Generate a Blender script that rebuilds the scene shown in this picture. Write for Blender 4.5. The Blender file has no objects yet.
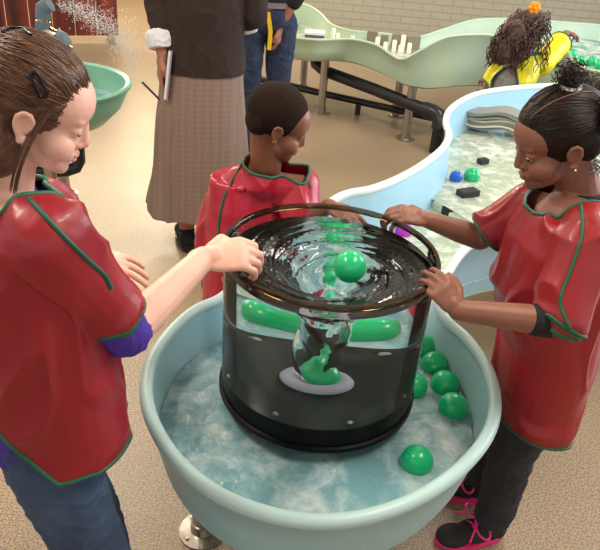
import bpy, bmesh, math, random
from mathutils import Vector as V, Matrix, noise, Quaternion
from mathutils.bvhtree import BVHTree
from mathutils.geometry import tessellate_polygon
random.seed(7)
PI = math.pi
S = bpy.context.scene
C = S.collection

# ------------------------------------------------------------------ camera
FPX, PITCH, ROLL, CH = 680.0, math.radians(30), math.radians(5), 1.6
_F = V((0, math.cos(PITCH), -math.sin(PITCH)))
_R0 = V((1, 0, 0)); _U0 = V((0, math.sin(PITCH), math.cos(PITCH)))
_R = _R0*math.cos(ROLL) + _U0*math.sin(ROLL)
_U = -_R0*math.sin(ROLL) + _U0*math.cos(ROLL)
cd = bpy.data.cameras.new('camera'); cam = bpy.data.objects.new('camera', cd); C.objects.link(cam)
cd.sensor_fit = 'HORIZONTAL'; cd.sensor_width = 36; cd.lens = 36*FPX/600; cd.clip_start = .05
m = Matrix((_R, _U, -_F)).transposed().to_4x4(); m.translation = V((0, 0, CH)); cam.matrix_world = m
S.camera = cam

def ray(px, py):
    return _F*FPX + _R*(px-300) - _U*(py-275)
def at(px, py, y):
    """measured pixel of the photo + distance in front of the camera -> point in the room"""
    d = ray(px, py); t = y/d.y
    return V((d.x*t, y, CH+d.z*t))
def onz(px, py, z):
    d = ray(px, py); t = (z-CH)/d.z
    return V((d.x*t, d.y*t, z))

# ------------------------------------------------------------------ materials
def lin(c):
    out = []
    for v in c:
        v = v/255.0
        out.append(v/12.92 if v <= .04045 else ((v+.055)/1.055)**2.4)
    return (out[0], out[1], out[2], 1)
MATS = {}
def mat(name, rgb, rough=.5, metal=0, rgb2=None, scale=20, bump=0, bscale=60, stretch=(1, 1, 1), spec=.5, coat=0, sss=0, detail=4, lo=.35, hi=.65):
    if name in MATS: return MATS[name]
    m = bpy.data.materials.new(name); m.use_nodes = True
    nt = m.node_tree; b = nt.nodes['Principled BSDF']
    b.inputs['Base Color'].default_value = lin(rgb); b.inputs['Roughness'].default_value = rough
    b.inputs['Metallic'].default_value = metal; b.inputs['Specular IOR Level'].default_value = spec
    b.inputs['Coat Weight'].default_value = coat
    if sss:
        b.inputs['Subsurface Weight'].default_value = sss
        b.inputs['Subsurface Radius'].default_value = (.012, .005, .003); b.inputs['Subsurface Scale'].default_value = 1
    if rgb2 or bump:
        tc = nt.nodes.new('ShaderNodeTexCoord'); mp = nt.nodes.new('ShaderNodeMapping')
        nt.links.new(tc.outputs['Object'], mp.inputs[0]); mp.inputs['Scale'].default_value = stretch
    if rgb2:
        n = nt.nodes.new('ShaderNodeTexNoise'); n.inputs['Scale'].default_value = scale; n.inputs['Detail'].default_value = detail
        nt.links.new(mp.outputs[0], n.inputs['Vector'])
        r = nt.nodes.new('ShaderNodeValToRGB'); r.color_ramp.elements[0].color = lin(rgb); r.color_ramp.elements[1].color = lin(rgb2)
        r.color_ramp.elements[0].position = lo; r.color_ramp.elements[1].position = hi
        nt.links.new(n.outputs['Fac'], r.inputs[0]); nt.links.new(r.outputs[0], b.inputs['Base Color'])
    if bump:
        n = nt.nodes.new('ShaderNodeTexNoise'); n.inputs['Scale'].default_value = bscale; n.inputs['Detail'].default_value = 4
        nt.links.new(mp.outputs[0], n.inputs['Vector'])
        bp = nt.nodes.new('ShaderNodeBump'); bp.inputs['Strength'].default_value = bump; bp.inputs['Distance'].default_value = .004
        nt.links.new(n.outputs['Fac'], bp.inputs['Height']); nt.links.new(bp.outputs[0], b.inputs['Normal'])
    MATS[name] = m
    return m

def mat_thin(name, rgb, fac=.0, rough=.02, tint=(255, 255, 255), ior=1.45, diff=0, rgbd=(220, 230, 230)):
    """clear sheet: lets light through, mirrors by Fresnel, with an optional milky share"""
    m = bpy.data.materials.new(name); m.use_nodes = True; nt = m.node_tree
    for n in list(nt.nodes): nt.nodes.remove(n)
    o = nt.nodes.new('ShaderNodeOutputMaterial'); t = nt.nodes.new('ShaderNodeBsdfTransparent'); g = nt.nodes.new('ShaderNodeBsdfGlossy')
    t.inputs[0].default_value = lin(tint); g.inputs[0].default_value = lin(rgb); g.inputs['Roughness'].default_value = rough
    f = nt.nodes.new('ShaderNodeFresnel'); f.inputs[0].default_value = ior
    mx = nt.nodes.new('ShaderNodeMixShader'); nt.links.new(f.outputs[0], mx.inputs[0]); nt.links.new(t.outputs[0], mx.inputs[1]); nt.links.new(g.outputs[0], mx.inputs[2])
    last = mx
    if diff:
        d = nt.nodes.new('ShaderNodeBsdfDiffuse'); d.inputs[0].default_value = lin(rgbd)
        m2 = nt.nodes.new('ShaderNodeMixShader'); m2.inputs[0].default_value = diff
        nt.links.new(mx.outputs[0], m2.inputs[1]); nt.links.new(d.outputs[0], m2.inputs[2]); last = m2
    nt.links.new(last.outputs[0], o.inputs[0]); MATS[name] = m
    return m

def mat_water(name, body, foam, fscale=9, lo=.45, hi=.75, opac=.45, bump=.5, bscale=14):
    """rippled open water: Fresnel mirror over a tinted clear layer, with milky foam patches"""
    m = bpy.data.materials.new(name); m.use_nodes = True; nt = m.node_tree
    for n in list(nt.nodes): nt.nodes.remove(n)
    N = nt.nodes.new; L = nt.links.new
    o = N('ShaderNodeOutputMaterial'); tc = N('ShaderNodeTexCoord')
    nz = N('ShaderNodeTexNoise'); nz.inputs['Scale'].default_value = fscale; nz.inputs['Detail'].default_value = 8; nz.inputs['Roughness'].default_value = .65; nz.inputs['Distortion'].default_value = .25
    L(tc.outputs['Object'], nz.inputs['Vector'])
    rp = N('ShaderNodeMapRange'); rp.inputs['From Min'].default_value = lo; rp.inputs['From Max'].default_value = hi
    rp.inputs['To Min'].default_value = opac; rp.inputs['To Max'].default_value = .95
    L(nz.outputs['Fac'], rp.inputs['Value'])
    cr = N('ShaderNodeValToRGB'); cr.color_ramp.elements[0].color = lin(body); cr.color_ramp.elements[1].color = lin(foam)
    cr.color_ramp.elements[0].position = lo; cr.color_ramp.elements[1].position = hi; L(nz.outputs['Fac'], cr.inputs[0])
    n2 = N('ShaderNodeTexNoise'); n2.inputs['Scale'].default_value = bscale; n2.inputs['Detail'].default_value = 5; n2.inputs['Distortion'].default_value = .4
    L(tc.outputs['Object'], n2.inputs['Vector'])
    bp = N('ShaderNodeBump'); bp.inputs['Strength'].default_value = bump; bp.inputs['Distance'].default_value = .02; L(n2.outputs['Fac'], bp.inputs['Height'])
    t = N('ShaderNodeBsdfTransparent'); t.inputs[0].default_value = (.85, .95, .97, 1)
    d = N('ShaderNodeBsdfDiffuse'); L(cr.outputs[0], d.inputs[0]); L(bp.outputs[0], d.inputs['Normal'])
    g = N('ShaderNodeBsdfGlossy'); g.inputs['Roughness'].default_value = .08; L(bp.outputs[0], g.inputs['Normal'])
    f = N('ShaderNodeFresnel'); f.inputs[0].default_value = 1.4; L(bp.outputs[0], f.inputs['Normal'])
    a = N('ShaderNodeMixShader'); L(rp.outputs[0], a.inputs[0]); L(t.outputs[0], a.inputs[1]); L(d.outputs[0], a.inputs[2])
    b = N('ShaderNodeMixShader'); L(f.outputs[0], b.inputs[0]); L(a.outputs[0], b.inputs[1]); L(g.outputs[0], b.inputs[2])
    L(b.outputs[0], o.inputs[0]); MATS[name] = m
    return m

# ------------------------------------------------------------------ object helpers
def link(name, bm, material, parent=None, smooth=True):
    if smooth and len(bm.faces) < 60000:
        bm.normal_update()
        for e in bm.edges:
            if len(e.link_faces) == 2 and e.calc_face_angle(0) > .9: e.smooth = False
    me = bpy.data.meshes.new(name); bm.to_mesh(me); bm.free()
    if smooth:
        for p in me.polygons: p.use_smooth = True
    if material: me.materials.append(material)
    o = bpy.data.objects.new(name, me); C.objects.link(o)
    if parent:
        o.parent = parent; o.matrix_parent_inverse = Matrix.Translation(-parent.location)
    return o
def thing(name, label, cat, loc, group=None):
    o = bpy.data.objects.new(name, None); C.objects.link(o); o.location = loc; o.empty_display_size = .05
    return tag(o, label, cat, group)
def tag(o, label, cat, group=None, kind=None):
    o['label'] = label
    if cat: o['category'] = cat
    if group: o['group'] = group
    if kind: o['kind'] = kind
    return o
def struct(o): o['kind'] = 'structure'; return o
def bevel(o, w=.004, seg=2):
    md = o.modifiers.new('bevel', 'BEVEL'); md.width = w; md.segments = seg; md.limit_method = 'ANGLE'
    return o

def box(bm, c, s, rot=None):
    r = bmesh.ops.create_cube(bm, size=1); mm = Matrix.Translation(V(c)) @ (rot.to_4x4() if rot else Matrix.Identity(4)) @ Matrix.Diagonal((s[0], s[1], s[2], 1))
    bmesh.ops.transform(bm, matrix=mm, verts=r['verts'])
def frame_of(d, up=V((0, 0, 1))):
    d = d.normalized()
    if abs(d.dot(up)) > .98: up = V((1, 0, 0)) if abs(d.x) < .9 else V((0, 1, 0))
    a = up.cross(d).normalized(); return a, d.cross(a).normalized()
def rings(bm, rr, cap=True):
    """rr: list of lists of points, all the same length, lofted into a tube"""
    vs = [[bm.verts.new(p) for p in r] for r in rr]
    n = len(vs[0])
    for i in range(len(vs)-1):
        for j in range(n):
            bm.faces.new((vs[i][j], vs[i][(j+1) % n], vs[i+1][(j+1) % n], vs[i+1][j]))
    if cap:
        bm.faces.new(list(reversed(vs[0]))); bm.faces.new(vs[-1])
def tube(bm, pts, r, n=8, cap=True, closed=False):
    pts = [V(p) for p in pts]; k = len(pts)
    rad = r if isinstance(r, (list, tuple)) else [r]*k
    rr = []; prev = None
    for i, p in enumerate(pts):
        if closed: t = pts[(i+1) % k]-pts[i-1]
        else: t = pts[min(i+1, k-1)]-pts[max(i-1, 0)]
        if t.length < 1e-9: t = V((0, 0, 1))
        t.normalize()
        if prev is None: a, b = frame_of(t)
        else:
            a = prev - t*prev.dot(t)
            if a.length < 1e-6: a, b = frame_of(t)
            a.normalize(); b = t.cross(a)
        prev = a
        rr.append([p + (a*math.cos(2*PI*j/n) + b*math.sin(2*PI*j/n))*rad[i] for j in range(n)])
    if closed:
        # close the tube against the smallest twist
        base = rr[0]; best = min(range(n), key=lambda s: (rr[-1][0]-base[s]).length)
        rr.append([base[(j+best) % n] for j in range(n)]); rings(bm, rr, False)
    else: rings(bm, rr, cap)
def cyl(bm, p0, p1, r0, r1=None, n=24):
    p0, p1 = V(p0), V(p1); tube(bm, [p0, p1], [r0, r0 if r1 is None else r1], n)
def lathe(bm, prof, c=(0, 0), n=48, close=False):
    """prof: list of (r, z); r=0 ends are poles"""
    vs = []
    for r, z in prof:
        if r < 1e-6: vs.append([bm.verts.new((c[0], c[1], z))])
        else: vs.append([bm.verts.new((c[0]+r*math.cos(2*PI*j/n), c[1]+r*math.sin(2*PI*j/n), z)) for j in range(n)])
    m = len(vs)
    for i in range(m if close else m-1):
        a, b = vs[i], vs[(i+1) % m]
        for j in range(n):
            j2 = (j+1) % n
            if len(a) == 1 and len(b) == 1: continue
            if len(a) == 1: bm.faces.new((a[0], b[j2], b[j]))
            elif len(b) == 1: bm.faces.new((a[j], a[j2], b[0]))
            else: bm.faces.new((a[j], a[j2], b[j2], b[j]))
    bmesh.ops.recalc_face_normals(bm, faces=bm.faces)
def ball_bm(c, r, seg=24):
    bm = bmesh.new(); bmesh.ops.create_uvsphere(bm, u_segments=seg, v_segments=seg//2, radius=r, matrix=Matrix.Translation(V(c))); return bm

# blobs for bodies and clothes: closed pieces, fused by a voxel remesh
def ell(bm, c, r, M=None, sub=3):
    q = Matrix.Translation(V(c)) @ (M.to_4x4() if M else Matrix.Identity(4)) @ Matrix.Diagonal((r[0], r[1], r[2], 1))
    bmesh.ops.create_icosphere(bm, subdivisions=sub, radius=1, matrix=q)
def cap(bm, p0, r0, p1, r1, n=16):
    p0, p1 = V(p0), V(p1); d = (p1-p0)
    if d.length < 1e-6: return
    d.normalize(); pts = []; rad = []
    for k in range(5):
        a = PI/2*(1-k/4); pts.append(p0-d*r0*math.sin(a)); rad.append(max(1e-4, r0*math.cos(a)))
    for k in range(5):
        a = PI/2*k/4; pts.append(p1+d*r1*math.sin(a)); rad.append(max(1e-4, r1*math.cos(a)))
    tube(bm, pts, rad, n)
def chain(bm, pr):
    for i in range(len(pr)-1): cap(bm, pr[i][0], pr[i][1], pr[i+1][0], pr[i+1][1])
def oval(c, rx, ry, ax, ay, n=32, p=2.0):
    out = []
    for j in range(n):
        t = 2*PI*j/n; cx, sx = math.cos(t), math.sin(t)
        out.append(V(c) + ax*rx*abs(cx)**(2/p)*(1 if cx >= 0 else -1) + ay*ry*abs(sx)**(2/p)*(1 if sx >= 0 else -1))
    return out
def loft(bm, secs, ax, ay, n=32, p=2.2):
    """secs: list of (centre, rx, ry); flat ends"""
    rings(bm, [oval(c, rx, ry, ax, ay, n, p) for c, rx, ry in secs])
def fuse(bm, voxel, smooth=4, name='tmp'):
    bmesh.ops.recalc_face_normals(bm, faces=bm.faces)
    me = bpy.data.meshes.new(name); bm.to_mesh(me); bm.free()
    o = bpy.data.objects.new(name, me); C.objects.link(o)
    r = o.modifiers.new('r', 'REMESH'); r.mode = 'VOXEL'; r.voxel_size = voxel; r.adaptivity = 0
    if smooth:
        s = o.modifiers.new('s', 'SMOOTH'); s.iterations = smooth; s.factor = .5
    dg = bpy.context.evaluated_depsgraph_get(); ev = o.evaluated_get(dg)
    me2 = bpy.data.meshes.new_from_object(ev)
    bpy.data.objects.remove(o); bpy.data.meshes.remove(me)
    b2 = bmesh.new(); b2.from_mesh(me2); bpy.data.meshes.remove(me2)
    return b2
def folds(bm, amp, freq, vert=(1, 1, .35), seed=0, fn=None):
    bm.normal_update()
    mv = []
    for v in bm.verts:
        p = V((v.co.x*vert[0], v.co.y*vert[1], v.co.z*vert[2]))*freq + V((seed*3.1, seed*1.7, seed))
        q = p + V((noise.noise(p*.7), noise.noise(p*.7+V((5, 5, 5))), 0))*.8
        h = max(0, 1-3.2*abs(noise.noise(q)))**1.5; h2 = noise.noise(p*.8+V((9, 2, 4)))
        a = max(-.12*amp, amp*(h*.75+h2*.8-.1))
        if fn: a *= fn(v.co)
        mv.append(v.normal*a)
    for v, d in zip(bm.verts, mv): v.co += d
def cut(bm, planes):
    """planes: list of (point, normal, limit) - what lies on the normal's side is cut off, only where limit(co) holds. Returns boundary loops."""
    for pt, nrm, lim in planes:
        fs = [f for f in bm.faces if lim is None or lim(f.calc_center_median())]
        es = set(); vs = set()
        for f in fs:
            es.update(f.edges); vs.update(f.verts)
        bmesh.ops.bisect_plane(bm, geom=list(fs)+list(es)+list(vs), plane_co=V(pt), plane_no=V(nrm), clear_outer=True, clear_inner=False, dist=1e-5)
    # keep the largest island only
    seen = set(); isl = []
    bm.verts.ensure_lookup_table()
    for v in bm.verts:
        if v in seen: continue
        st = [v]; seen.add(v); g = []
        while st:
            a = st.pop(); g.append(a)
            for e in a.link_edges:
                b = e.other_vert(a)
                if b not in seen: seen.add(b); st.append(b)
        isl.append(g)
    isl.sort(key=len, reverse=True)
    for g in isl[1:]: bmesh.ops.delete(bm, geom=g, context='VERTS')
    be = [e for e in bm.edges if len(e.link_faces) == 1]; adj = {}
    for e in be:
        for v in e.verts: adj.setdefault(v, []).append(e)
    loops = []; used = set()
    for e in be:
        if e in used: continue
        used.add(e); st = e.verts[0]; cur = e.verts[1]; lp = [st.co.copy(), cur.co.copy()]
        while cur != st:
            nx = [x for x in adj[cur] if x not in used]
            if not nx: break
            used.add(nx[0]); cur = nx[0].other_vert(cur); lp.append(cur.co.copy())
        if len(lp) > 12: loops.append(lp[:-1])
    return loops
def trim(bm, loop, r, step=3, sm=6):
    p = loop[:]; n = len(p)
    for _ in range(sm): p = [(p[i-1]+p[i]*2+p[(i+1) % n])/4 for i in range(n)]
    tube(bm, p[::step], r, 8, closed=True)
def surf_path(bvh, pix, off=.001, sub=8):
    """polyline lying on a garment, read from photo points onto the cloth"""
    P = []
    for i in range(len(pix)-1):
        for k in range(sub):
            t = k/sub; x = pix[i][0]*(1-t)+pix[i+1][0]*t; y = pix[i][1]*(1-t)+pix[i+1][1]*t
            hit = bvh.ray_cast(V((0, 0, CH)), ray(x, y).normalized())
            if hit[0]: P.append(hit[0]+hit[1]*off)
    for _ in range(4): P = [P[0]]+[(P[i-1]+P[i]*2+P[i+1])/4 for i in range(1, len(P)-1)]+[P[-1]] if len(P) > 2 else P
    return P
def solid(o, t=.003):
    md = o.modifiers.new('solid', 'SOLIDIFY'); md.thickness = t; md.offset = -1; return o

# ------------------------------------------------------------------ palette
steel = mat('brushed_steel', (176, 170, 160), .28, 1, bump=.1, bscale=80)
black_plastic = mat('black_plastic', (24, 25, 28), .35)
black_gloss = mat('black_acrylic', (9, 7, 6), .4, spec=.12)
green_vinyl = mat('green_binding', (18, 92, 66), .5)
red_vinyl = mat('red_vinyl', (152, 20, 38), .42, rgb2=(138, 15, 31), scale=6, coat=.12, bump=.15, bscale=25)
red_vinyl_r = mat('red_vinyl_smock', (152, 22, 31), .42, rgb2=(138, 17, 28), scale=6, coat=.12, bump=.15, bscale=25)
pink_vinyl = mat('rose_vinyl', (186, 24, 58), .36, rgb2=(170, 18, 48), scale=6, coat=.2, bump=.15, bscale=25)
yellow_vinyl = mat('yellow_vinyl', (232, 222, 10), .4, rgb2=(220, 205, 8), scale=8)
green_ball = mat('green_ball_plastic', (6, 186, 120), .3, rgb2=(8, 178, 114), scale=10, coat=.3)
blue_ball = mat('blue_ball_plastic', (16, 92, 200), .3, coat=.3)
purple_ball = mat('purple_ball_plastic', (190, 50, 205), .35, coat=.2)
skin_pale = mat('pale_skin', (226, 176, 158), .5, rgb2=(232, 184, 166), scale=14, sss=.12)
skin_brown = mat('brown_skin', (128, 82, 66), .5, rgb2=(142, 92, 74), scale=14, sss=.08)
skin_boy = mat('deep_brown_skin', (122, 74, 54), .45, rgb2=(134, 84, 62), scale=14, sss=.08)
skin_tan = mat('tan_skin', (160, 104, 82), .5, sss=.08)
white_eye = mat('eye_white', (225, 220, 215), .2)
dark_eye = mat('dark_iris', (28, 16, 12), .15)
lip_pink = mat('pink_lips', (212, 146, 136), .5)
lip_brown = mat('rosy_brown_lips', (140, 66, 62), .35)
dark_hair = mat('near_black_hair', (20, 13, 11), .5, spec=.25, rgb2=(38, 25, 20), scale=60, bump=.6, bscale=120, stretch=(.3, 1, 1))
boy_hair = mat('short_black_hair', (34, 22, 17), .9, spec=.15, rgb2=(46, 32, 24), scale=180, bump=.8, bscale=400)
brown_hair = mat('brown_hair', (74, 48, 34), .42, rgb2=(112, 78, 56), scale=70, bump=.7, bscale=150, stretch=(.3, 1, 1), lo=.3, hi=.75)
curl_hair = mat('dark_brown_curls', (42, 24, 18), .5, rgb2=(92, 54, 40), scale=30, lo=.3, hi=.8)
denim = mat('blue_denim', (44, 62, 92), .85, rgb2=(72, 92, 122), scale=14, bump=.5, bscale=500, lo=.3, hi=.8)
dark_denim = mat('dark_denim', (30, 40, 66), .85, rgb2=(46, 58, 86), scale=14, bump=.4, bscale=400)
black_denim = mat('black_denim', (30, 31, 38), .8, rgb2=(44, 46, 54), scale=20, bump=.4, bscale=400)
purple_knit = mat('purple_cotton', (66, 40, 150), .8, bump=.3, bscale=200)
black_cotton = mat('black_cotton', (20, 20, 24), .85, bump=.3, bscale=200)
grey_cotton = mat('grey_cotton', (150, 145, 140), .85, rgb2=(122, 118, 116), scale=20, bump=.3, bscale=200)
brown_knit = mat('dark_brown_knit', (52, 38, 32), .95, rgb2=(44, 32, 27), scale=30, bump=.6, bscale=300)
white_cotton = mat('white_cotton', (222, 222, 226), .8)
hot_pink = mat('hot_pink_rubber', (236, 50, 130), .45)

# ------------------------------------------------------------------ room
def floor_material():
    m = bpy.data.materials.new('speckled_epoxy_floor'); m.use_nodes = True; nt = m.node_tree; b = nt.nodes['Principled BSDF']; N = nt.nodes.new; L = nt.links.new
    tc = N('ShaderNodeTexCoord')
    n1 = N('ShaderNodeTexNoise'); n1.inputs['Scale'].default_value = 170; n1.inputs['Detail'].default_value = 3; L(tc.outputs['Object'], n1.inputs['Vector'])
    r1 = N('ShaderNodeValToRGB'); r1.color_ramp.elements[0].position = .36; r1.color_ramp.elements[0].color = lin((122, 103, 84))
    r1.color_ramp.elements[1].position = .62; r1.color_ramp.elements[1].color = lin((190, 167, 138)); L(n1.outputs['Fac'], r1.inputs[0])
    n2 = N('ShaderNodeTexNoise'); n2.inputs['Scale'].default_value = 1.6; n2.inputs['Detail'].default_value = 5; L(tc.outputs['Object'], n2.inputs['Vector'])
    r2 = N('ShaderNodeValToRGB'); r2.color_ramp.elements[0].position = .3; r2.color_ramp.elements[0].color = (.84, .84, .86, 1)
    r2.color_ramp.elements[1].position = .7; r2.color_ramp.elements[1].color = (1, 1, .98, 1); L(n2.outputs['Fac'], r2.inputs[0])
    mx = N('ShaderNodeMix'); mx.data_type = 'RGBA'; mx.blend_type = 'MULTIPLY'; mx.inputs[0].default_value = 1
    L(r1.outputs[0], mx.inputs[6]); L(r2.outputs[0], mx.inputs[7]); L(mx.outputs[2], b.inputs['Base Color'])
    b.inputs['Roughness'].default_value = .3; b.inputs['Specular IOR Level'].default_value = .5
    bp = N('ShaderNodeBump'); bp.inputs['Strength'].default_value = .25; bp.inputs['Distance'].default_value = .004; L(n1.outputs['Fac'], bp.inputs['Height']); L(bp.outputs[0], b.inputs['Normal'])
    return m
bm = bmesh.new(); box(bm, (0, 4, -.05), (14, 16, .1)); struct(link('floor', bm, floor_material(), smooth=False))

def brick_material():
    m = bpy.data.materials.new('painted_block_wall'); m.use_nodes = True; nt = m.node_tree; b = nt.nodes['Principled BSDF']; N = nt.nodes.new; L = nt.links.new
    tc = N('ShaderNodeTexCoord'); mp = N('ShaderNodeMapping'); mp.inputs['Rotation'].default_value = (PI/2, 0, 0); L(tc.outputs['Object'], mp.inputs[0])
    br = N('ShaderNodeTexBrick'); br.inputs['Scale'].default_value = 1; br.inputs['Brick Width'].default_value = .22; br.inputs['Row Height'].default_value = .075
    br.inputs['Mortar Size'].default_value = .006; br.inputs['Color1'].default_value = lin((184, 177, 156)); br.inputs['Color2'].default_value = lin((180, 173, 153)); br.inputs['Mortar'].default_value = lin((164, 158, 139))
    L(mp.outputs[0], br.inputs['Vector']); L(br.outputs['Color'], b.inputs['Base Color'])
    bp = N('ShaderNodeBump'); bp.inputs['Strength'].default_value = .5; bp.inputs['Distance'].default_value = .006; bp.invert = True; L(br.outputs['Fac'], bp.inputs['Height']); L(bp.outputs[0], b.inputs['Normal'])
    b.inputs['Roughness'].default_value = .5
    return m
bm = bmesh.new(); box(bm, (3.0, 8.2, 1.5), (7.2, .2, 3)); struct(link('wall_back', bm, brick_material(), smooth=False))
bm = bmesh.new(); box(bm, (-2.5, 11.1, 1.5), (9, .2, 3)); struct(link('wall_far', bm, mat('cream_wall', (205, 190, 140), .6), smooth=False))

# dark red riveted board screen, far left
def wood_red():
    m = bpy.data.materials.new('dark_red_boards'); m.use_nodes = True; nt = m.node_tree; b = nt.nodes['Principled BSDF']; N = nt.nodes.new; L = nt.links.new
    tc = N('ShaderNodeTexCoord'); mp = N('ShaderNodeMapping'); mp.inputs['Scale'].default_value = (3.2, 3.2, .35); L(tc.outputs['Object'], mp.inputs[0])
    n = N('ShaderNodeTexNoise'); n.inputs['Scale'].default_value = 3; n.inputs['Detail'].default_value = 6; L(mp.outputs[0], n.inputs['Vector'])
    r = N('ShaderNodeValToRGB'); r.color_ramp.elements[0].position = .35; r.color_ramp.elements[0].color = lin((58, 16, 12)); r.color_ramp.elements[1].position = .7; r.color_ramp.elements[1].color = lin((134, 44, 30))
    L(n.outputs['Fac'], r.inputs[0]); L(r.outputs[0], b.inputs['Base Color']); b.inputs['Roughness'].default_value = .4
    return m
PA, PB = V((-3.85, 6.5, 0)), V((-2.10, 7.30, 0)); pd = (PB-PA); pl = pd.length; pd.normalize(); prot = Matrix.Rotation(math.atan2(pd.y, pd.x), 3, 'Z')
scr = thing('board_screen', 'dark red riveted wooden board screen on short feet behind the mist', 'screen', (PA+PB)/2)
bd = wood_red(); nb = 9
for i in range(nb):
    bm = bmesh.new(); c = PA+pd*(pl*(i+.5)/nb)+V((0, 0, .82)); box(bm, c, (pl/nb-.008, .04, 1.5), prot); bevel(link('board', bm, bd, scr, False))
    for s in (-.05, .05):
        bm = bmesh.new(); q = PA+pd*(pl*(i+.5)/nb+s)+V((0, 0, .14))+prot@V((0, -.022, 0)); ell(bm, q, (.012, .006, .012), prot, 2); link('rivet', bm, steel, scr)
for t in (.12, .96):
    bm = bmesh.new(); box(bm, PA+pd*pl*t+V((0, .0, .05)), (.05, .3, .1), prot); bevel(link('foot', bm, steel, scr, False))

# ------------------------------------------------------------------ water table shells
def smooth_closed(pts, sub=6):
    out = []; n = len(pts)
    for i in range(n):
        p0, p1, p2, p3 = [V(pts[(i+k-1) % n]) for k in range(4)]
        for k in range(sub):
            t = k/sub; out.append(.5*((2*p1)+(-p0+p2)*t+(2*p0-5*p1+4*p2-p3)*t*t+(-p0+3*p1-3*p2+p3)*t**3))
    return out
def inset(path, d):
    """path anticlockwise seen from above; positive d moves inwards"""
    n = len(path); out = []
    for i in range(n):
        t = (path[(i+1) % n]-path[i-1]); t.z = 0; t.normalize(); out.append(V((path[i].x-t.y*d, path[i].y+t.x*d, path[i].z)))
    return out
def area(p): return sum(p[i-1].x*p[i].y-p[i].x*p[i-1].y for i in range(len(p)))/2
def basin(name, pts, zb, material, parent, lip=.012, tin=.035, tout=.03, zo=None, floor_mat=None):
    P = smooth_closed(pts)
    if area(P) < 0: P.reverse()
    zo = zo if zo is not None else zb
    secs = []
    for k in range(9):      # rolled lip from the outside over to the inside
        a = PI*(-.15+1.3*k/8); secs.append((-lip*math.cos(a), lip*math.sin(a), 0))
    rr = []
    # outer underside
    zof = zo if callable(zo) else (lambda p: zo)
    def ring(off, zf): return [V((q.x, q.y, zf(p))) for q, p in zip(inset(P, off), P)]
    rr.append(ring(tout+.03, zof)); rr.append(ring(tout, lambda p: zof(p)+.015)); rr.append(ring(tout*.5, lambda p: zof(p)+(p.z-zof(p))*.5)); rr.append(ring(.003, lambda p: p.z-lip-.004))
    for dx, dz, _ in secs: rr.append(ring(dx, lambda p, dz=dz: p.z+dz))
    rr.append(ring(.012, lambda p: p.z-lip-.006)); rr.append(ring(.012+(tin-.012)*.6, lambda p: zb+(p.z-zb)*.35)); rr.append(ring(tin, lambda p: zb+.03)); rr.append(ring(tin+.012, lambda p: zb+.008)); rr.append(ring(tin+.03, lambda p: zb))
    bm = bmesh.new(); n = len(P)
    vs = [[bm.verts.new(p) for p in r] for r in rr]
    for i in range(len(vs)-1):
        for j in range(n): bm.faces.new((vs[i][j], vs[i][(j+1) % n], vs[i+1][(j+1) % n], vs[i+1][j]))
    for k, vv in ((len(vs)-1, vs[-1]), (0, vs[0])):
        for t in tessellate_polygon([[v.co for v in vv]]):
            try: bm.faces.new([vv[i] for i in t])
            except ValueError: pass
    bmesh.ops.recalc_face_normals(bm, faces=bm.faces)
    return link(name, bm, material, parent), P
def sheet(name, P, off, z, material, parent, clip=None, wob=0):
    Q = [V((q.x, q.y, z)) for q in inset(P, off)]
    bm = bmesh.new(); vs = [bm.verts.new(q) for q in Q]
    for t in tessellate_polygon([Q]):
        try: bm.faces.new([vs[i] for i in t])
        except ValueError: pass
    if clip:
        for pt, nr in clip:
            bmesh.ops.bisect_plane(bm, geom=bm.verts[:]+bm.edges[:]+bm.faces[:], plane_co=V(pt), plane_no=V(nr), clear_outer=True)
    bmesh.ops.recalc_face_normals(bm, faces=bm.faces)
    if bm.faces[:] and bm.faces[:][0].normal.z < 0: bmesh.ops.reverse_faces(bm, faces=bm.faces[:])
    return link(name, bm, material, parent, False)
def foot_leg(parent, x, y, ztop, r=.028, lean=(0, 0)):
    bm = bmesh.new(); cyl(bm, (x+lean[0], y+lean[1], ztop), (x, y, .012), r); o = link('leg', bm, steel, parent)
    bm = bmesh.new(); lathe(bm, [(0, 0), (r*2.3, 0), (r*2.3, .008), (r*1.15, .014), (r*1.15, .045), (r*.9, .05), (0, .05)], (x, y)); link('floor_flange', bm, steel, o)
    for k in range(4):
        bm = bmesh.new(); a = PI/4+k*PI/2; cyl(bm, (x+r*1.8*math.cos(a), y+r*1.8*math.sin(a), .006), (x+r*1.8*math.cos(a), y+r*1.8*math.sin(a), .016), .006, n=8)
        link('bolt', bm, steel, o)

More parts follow.
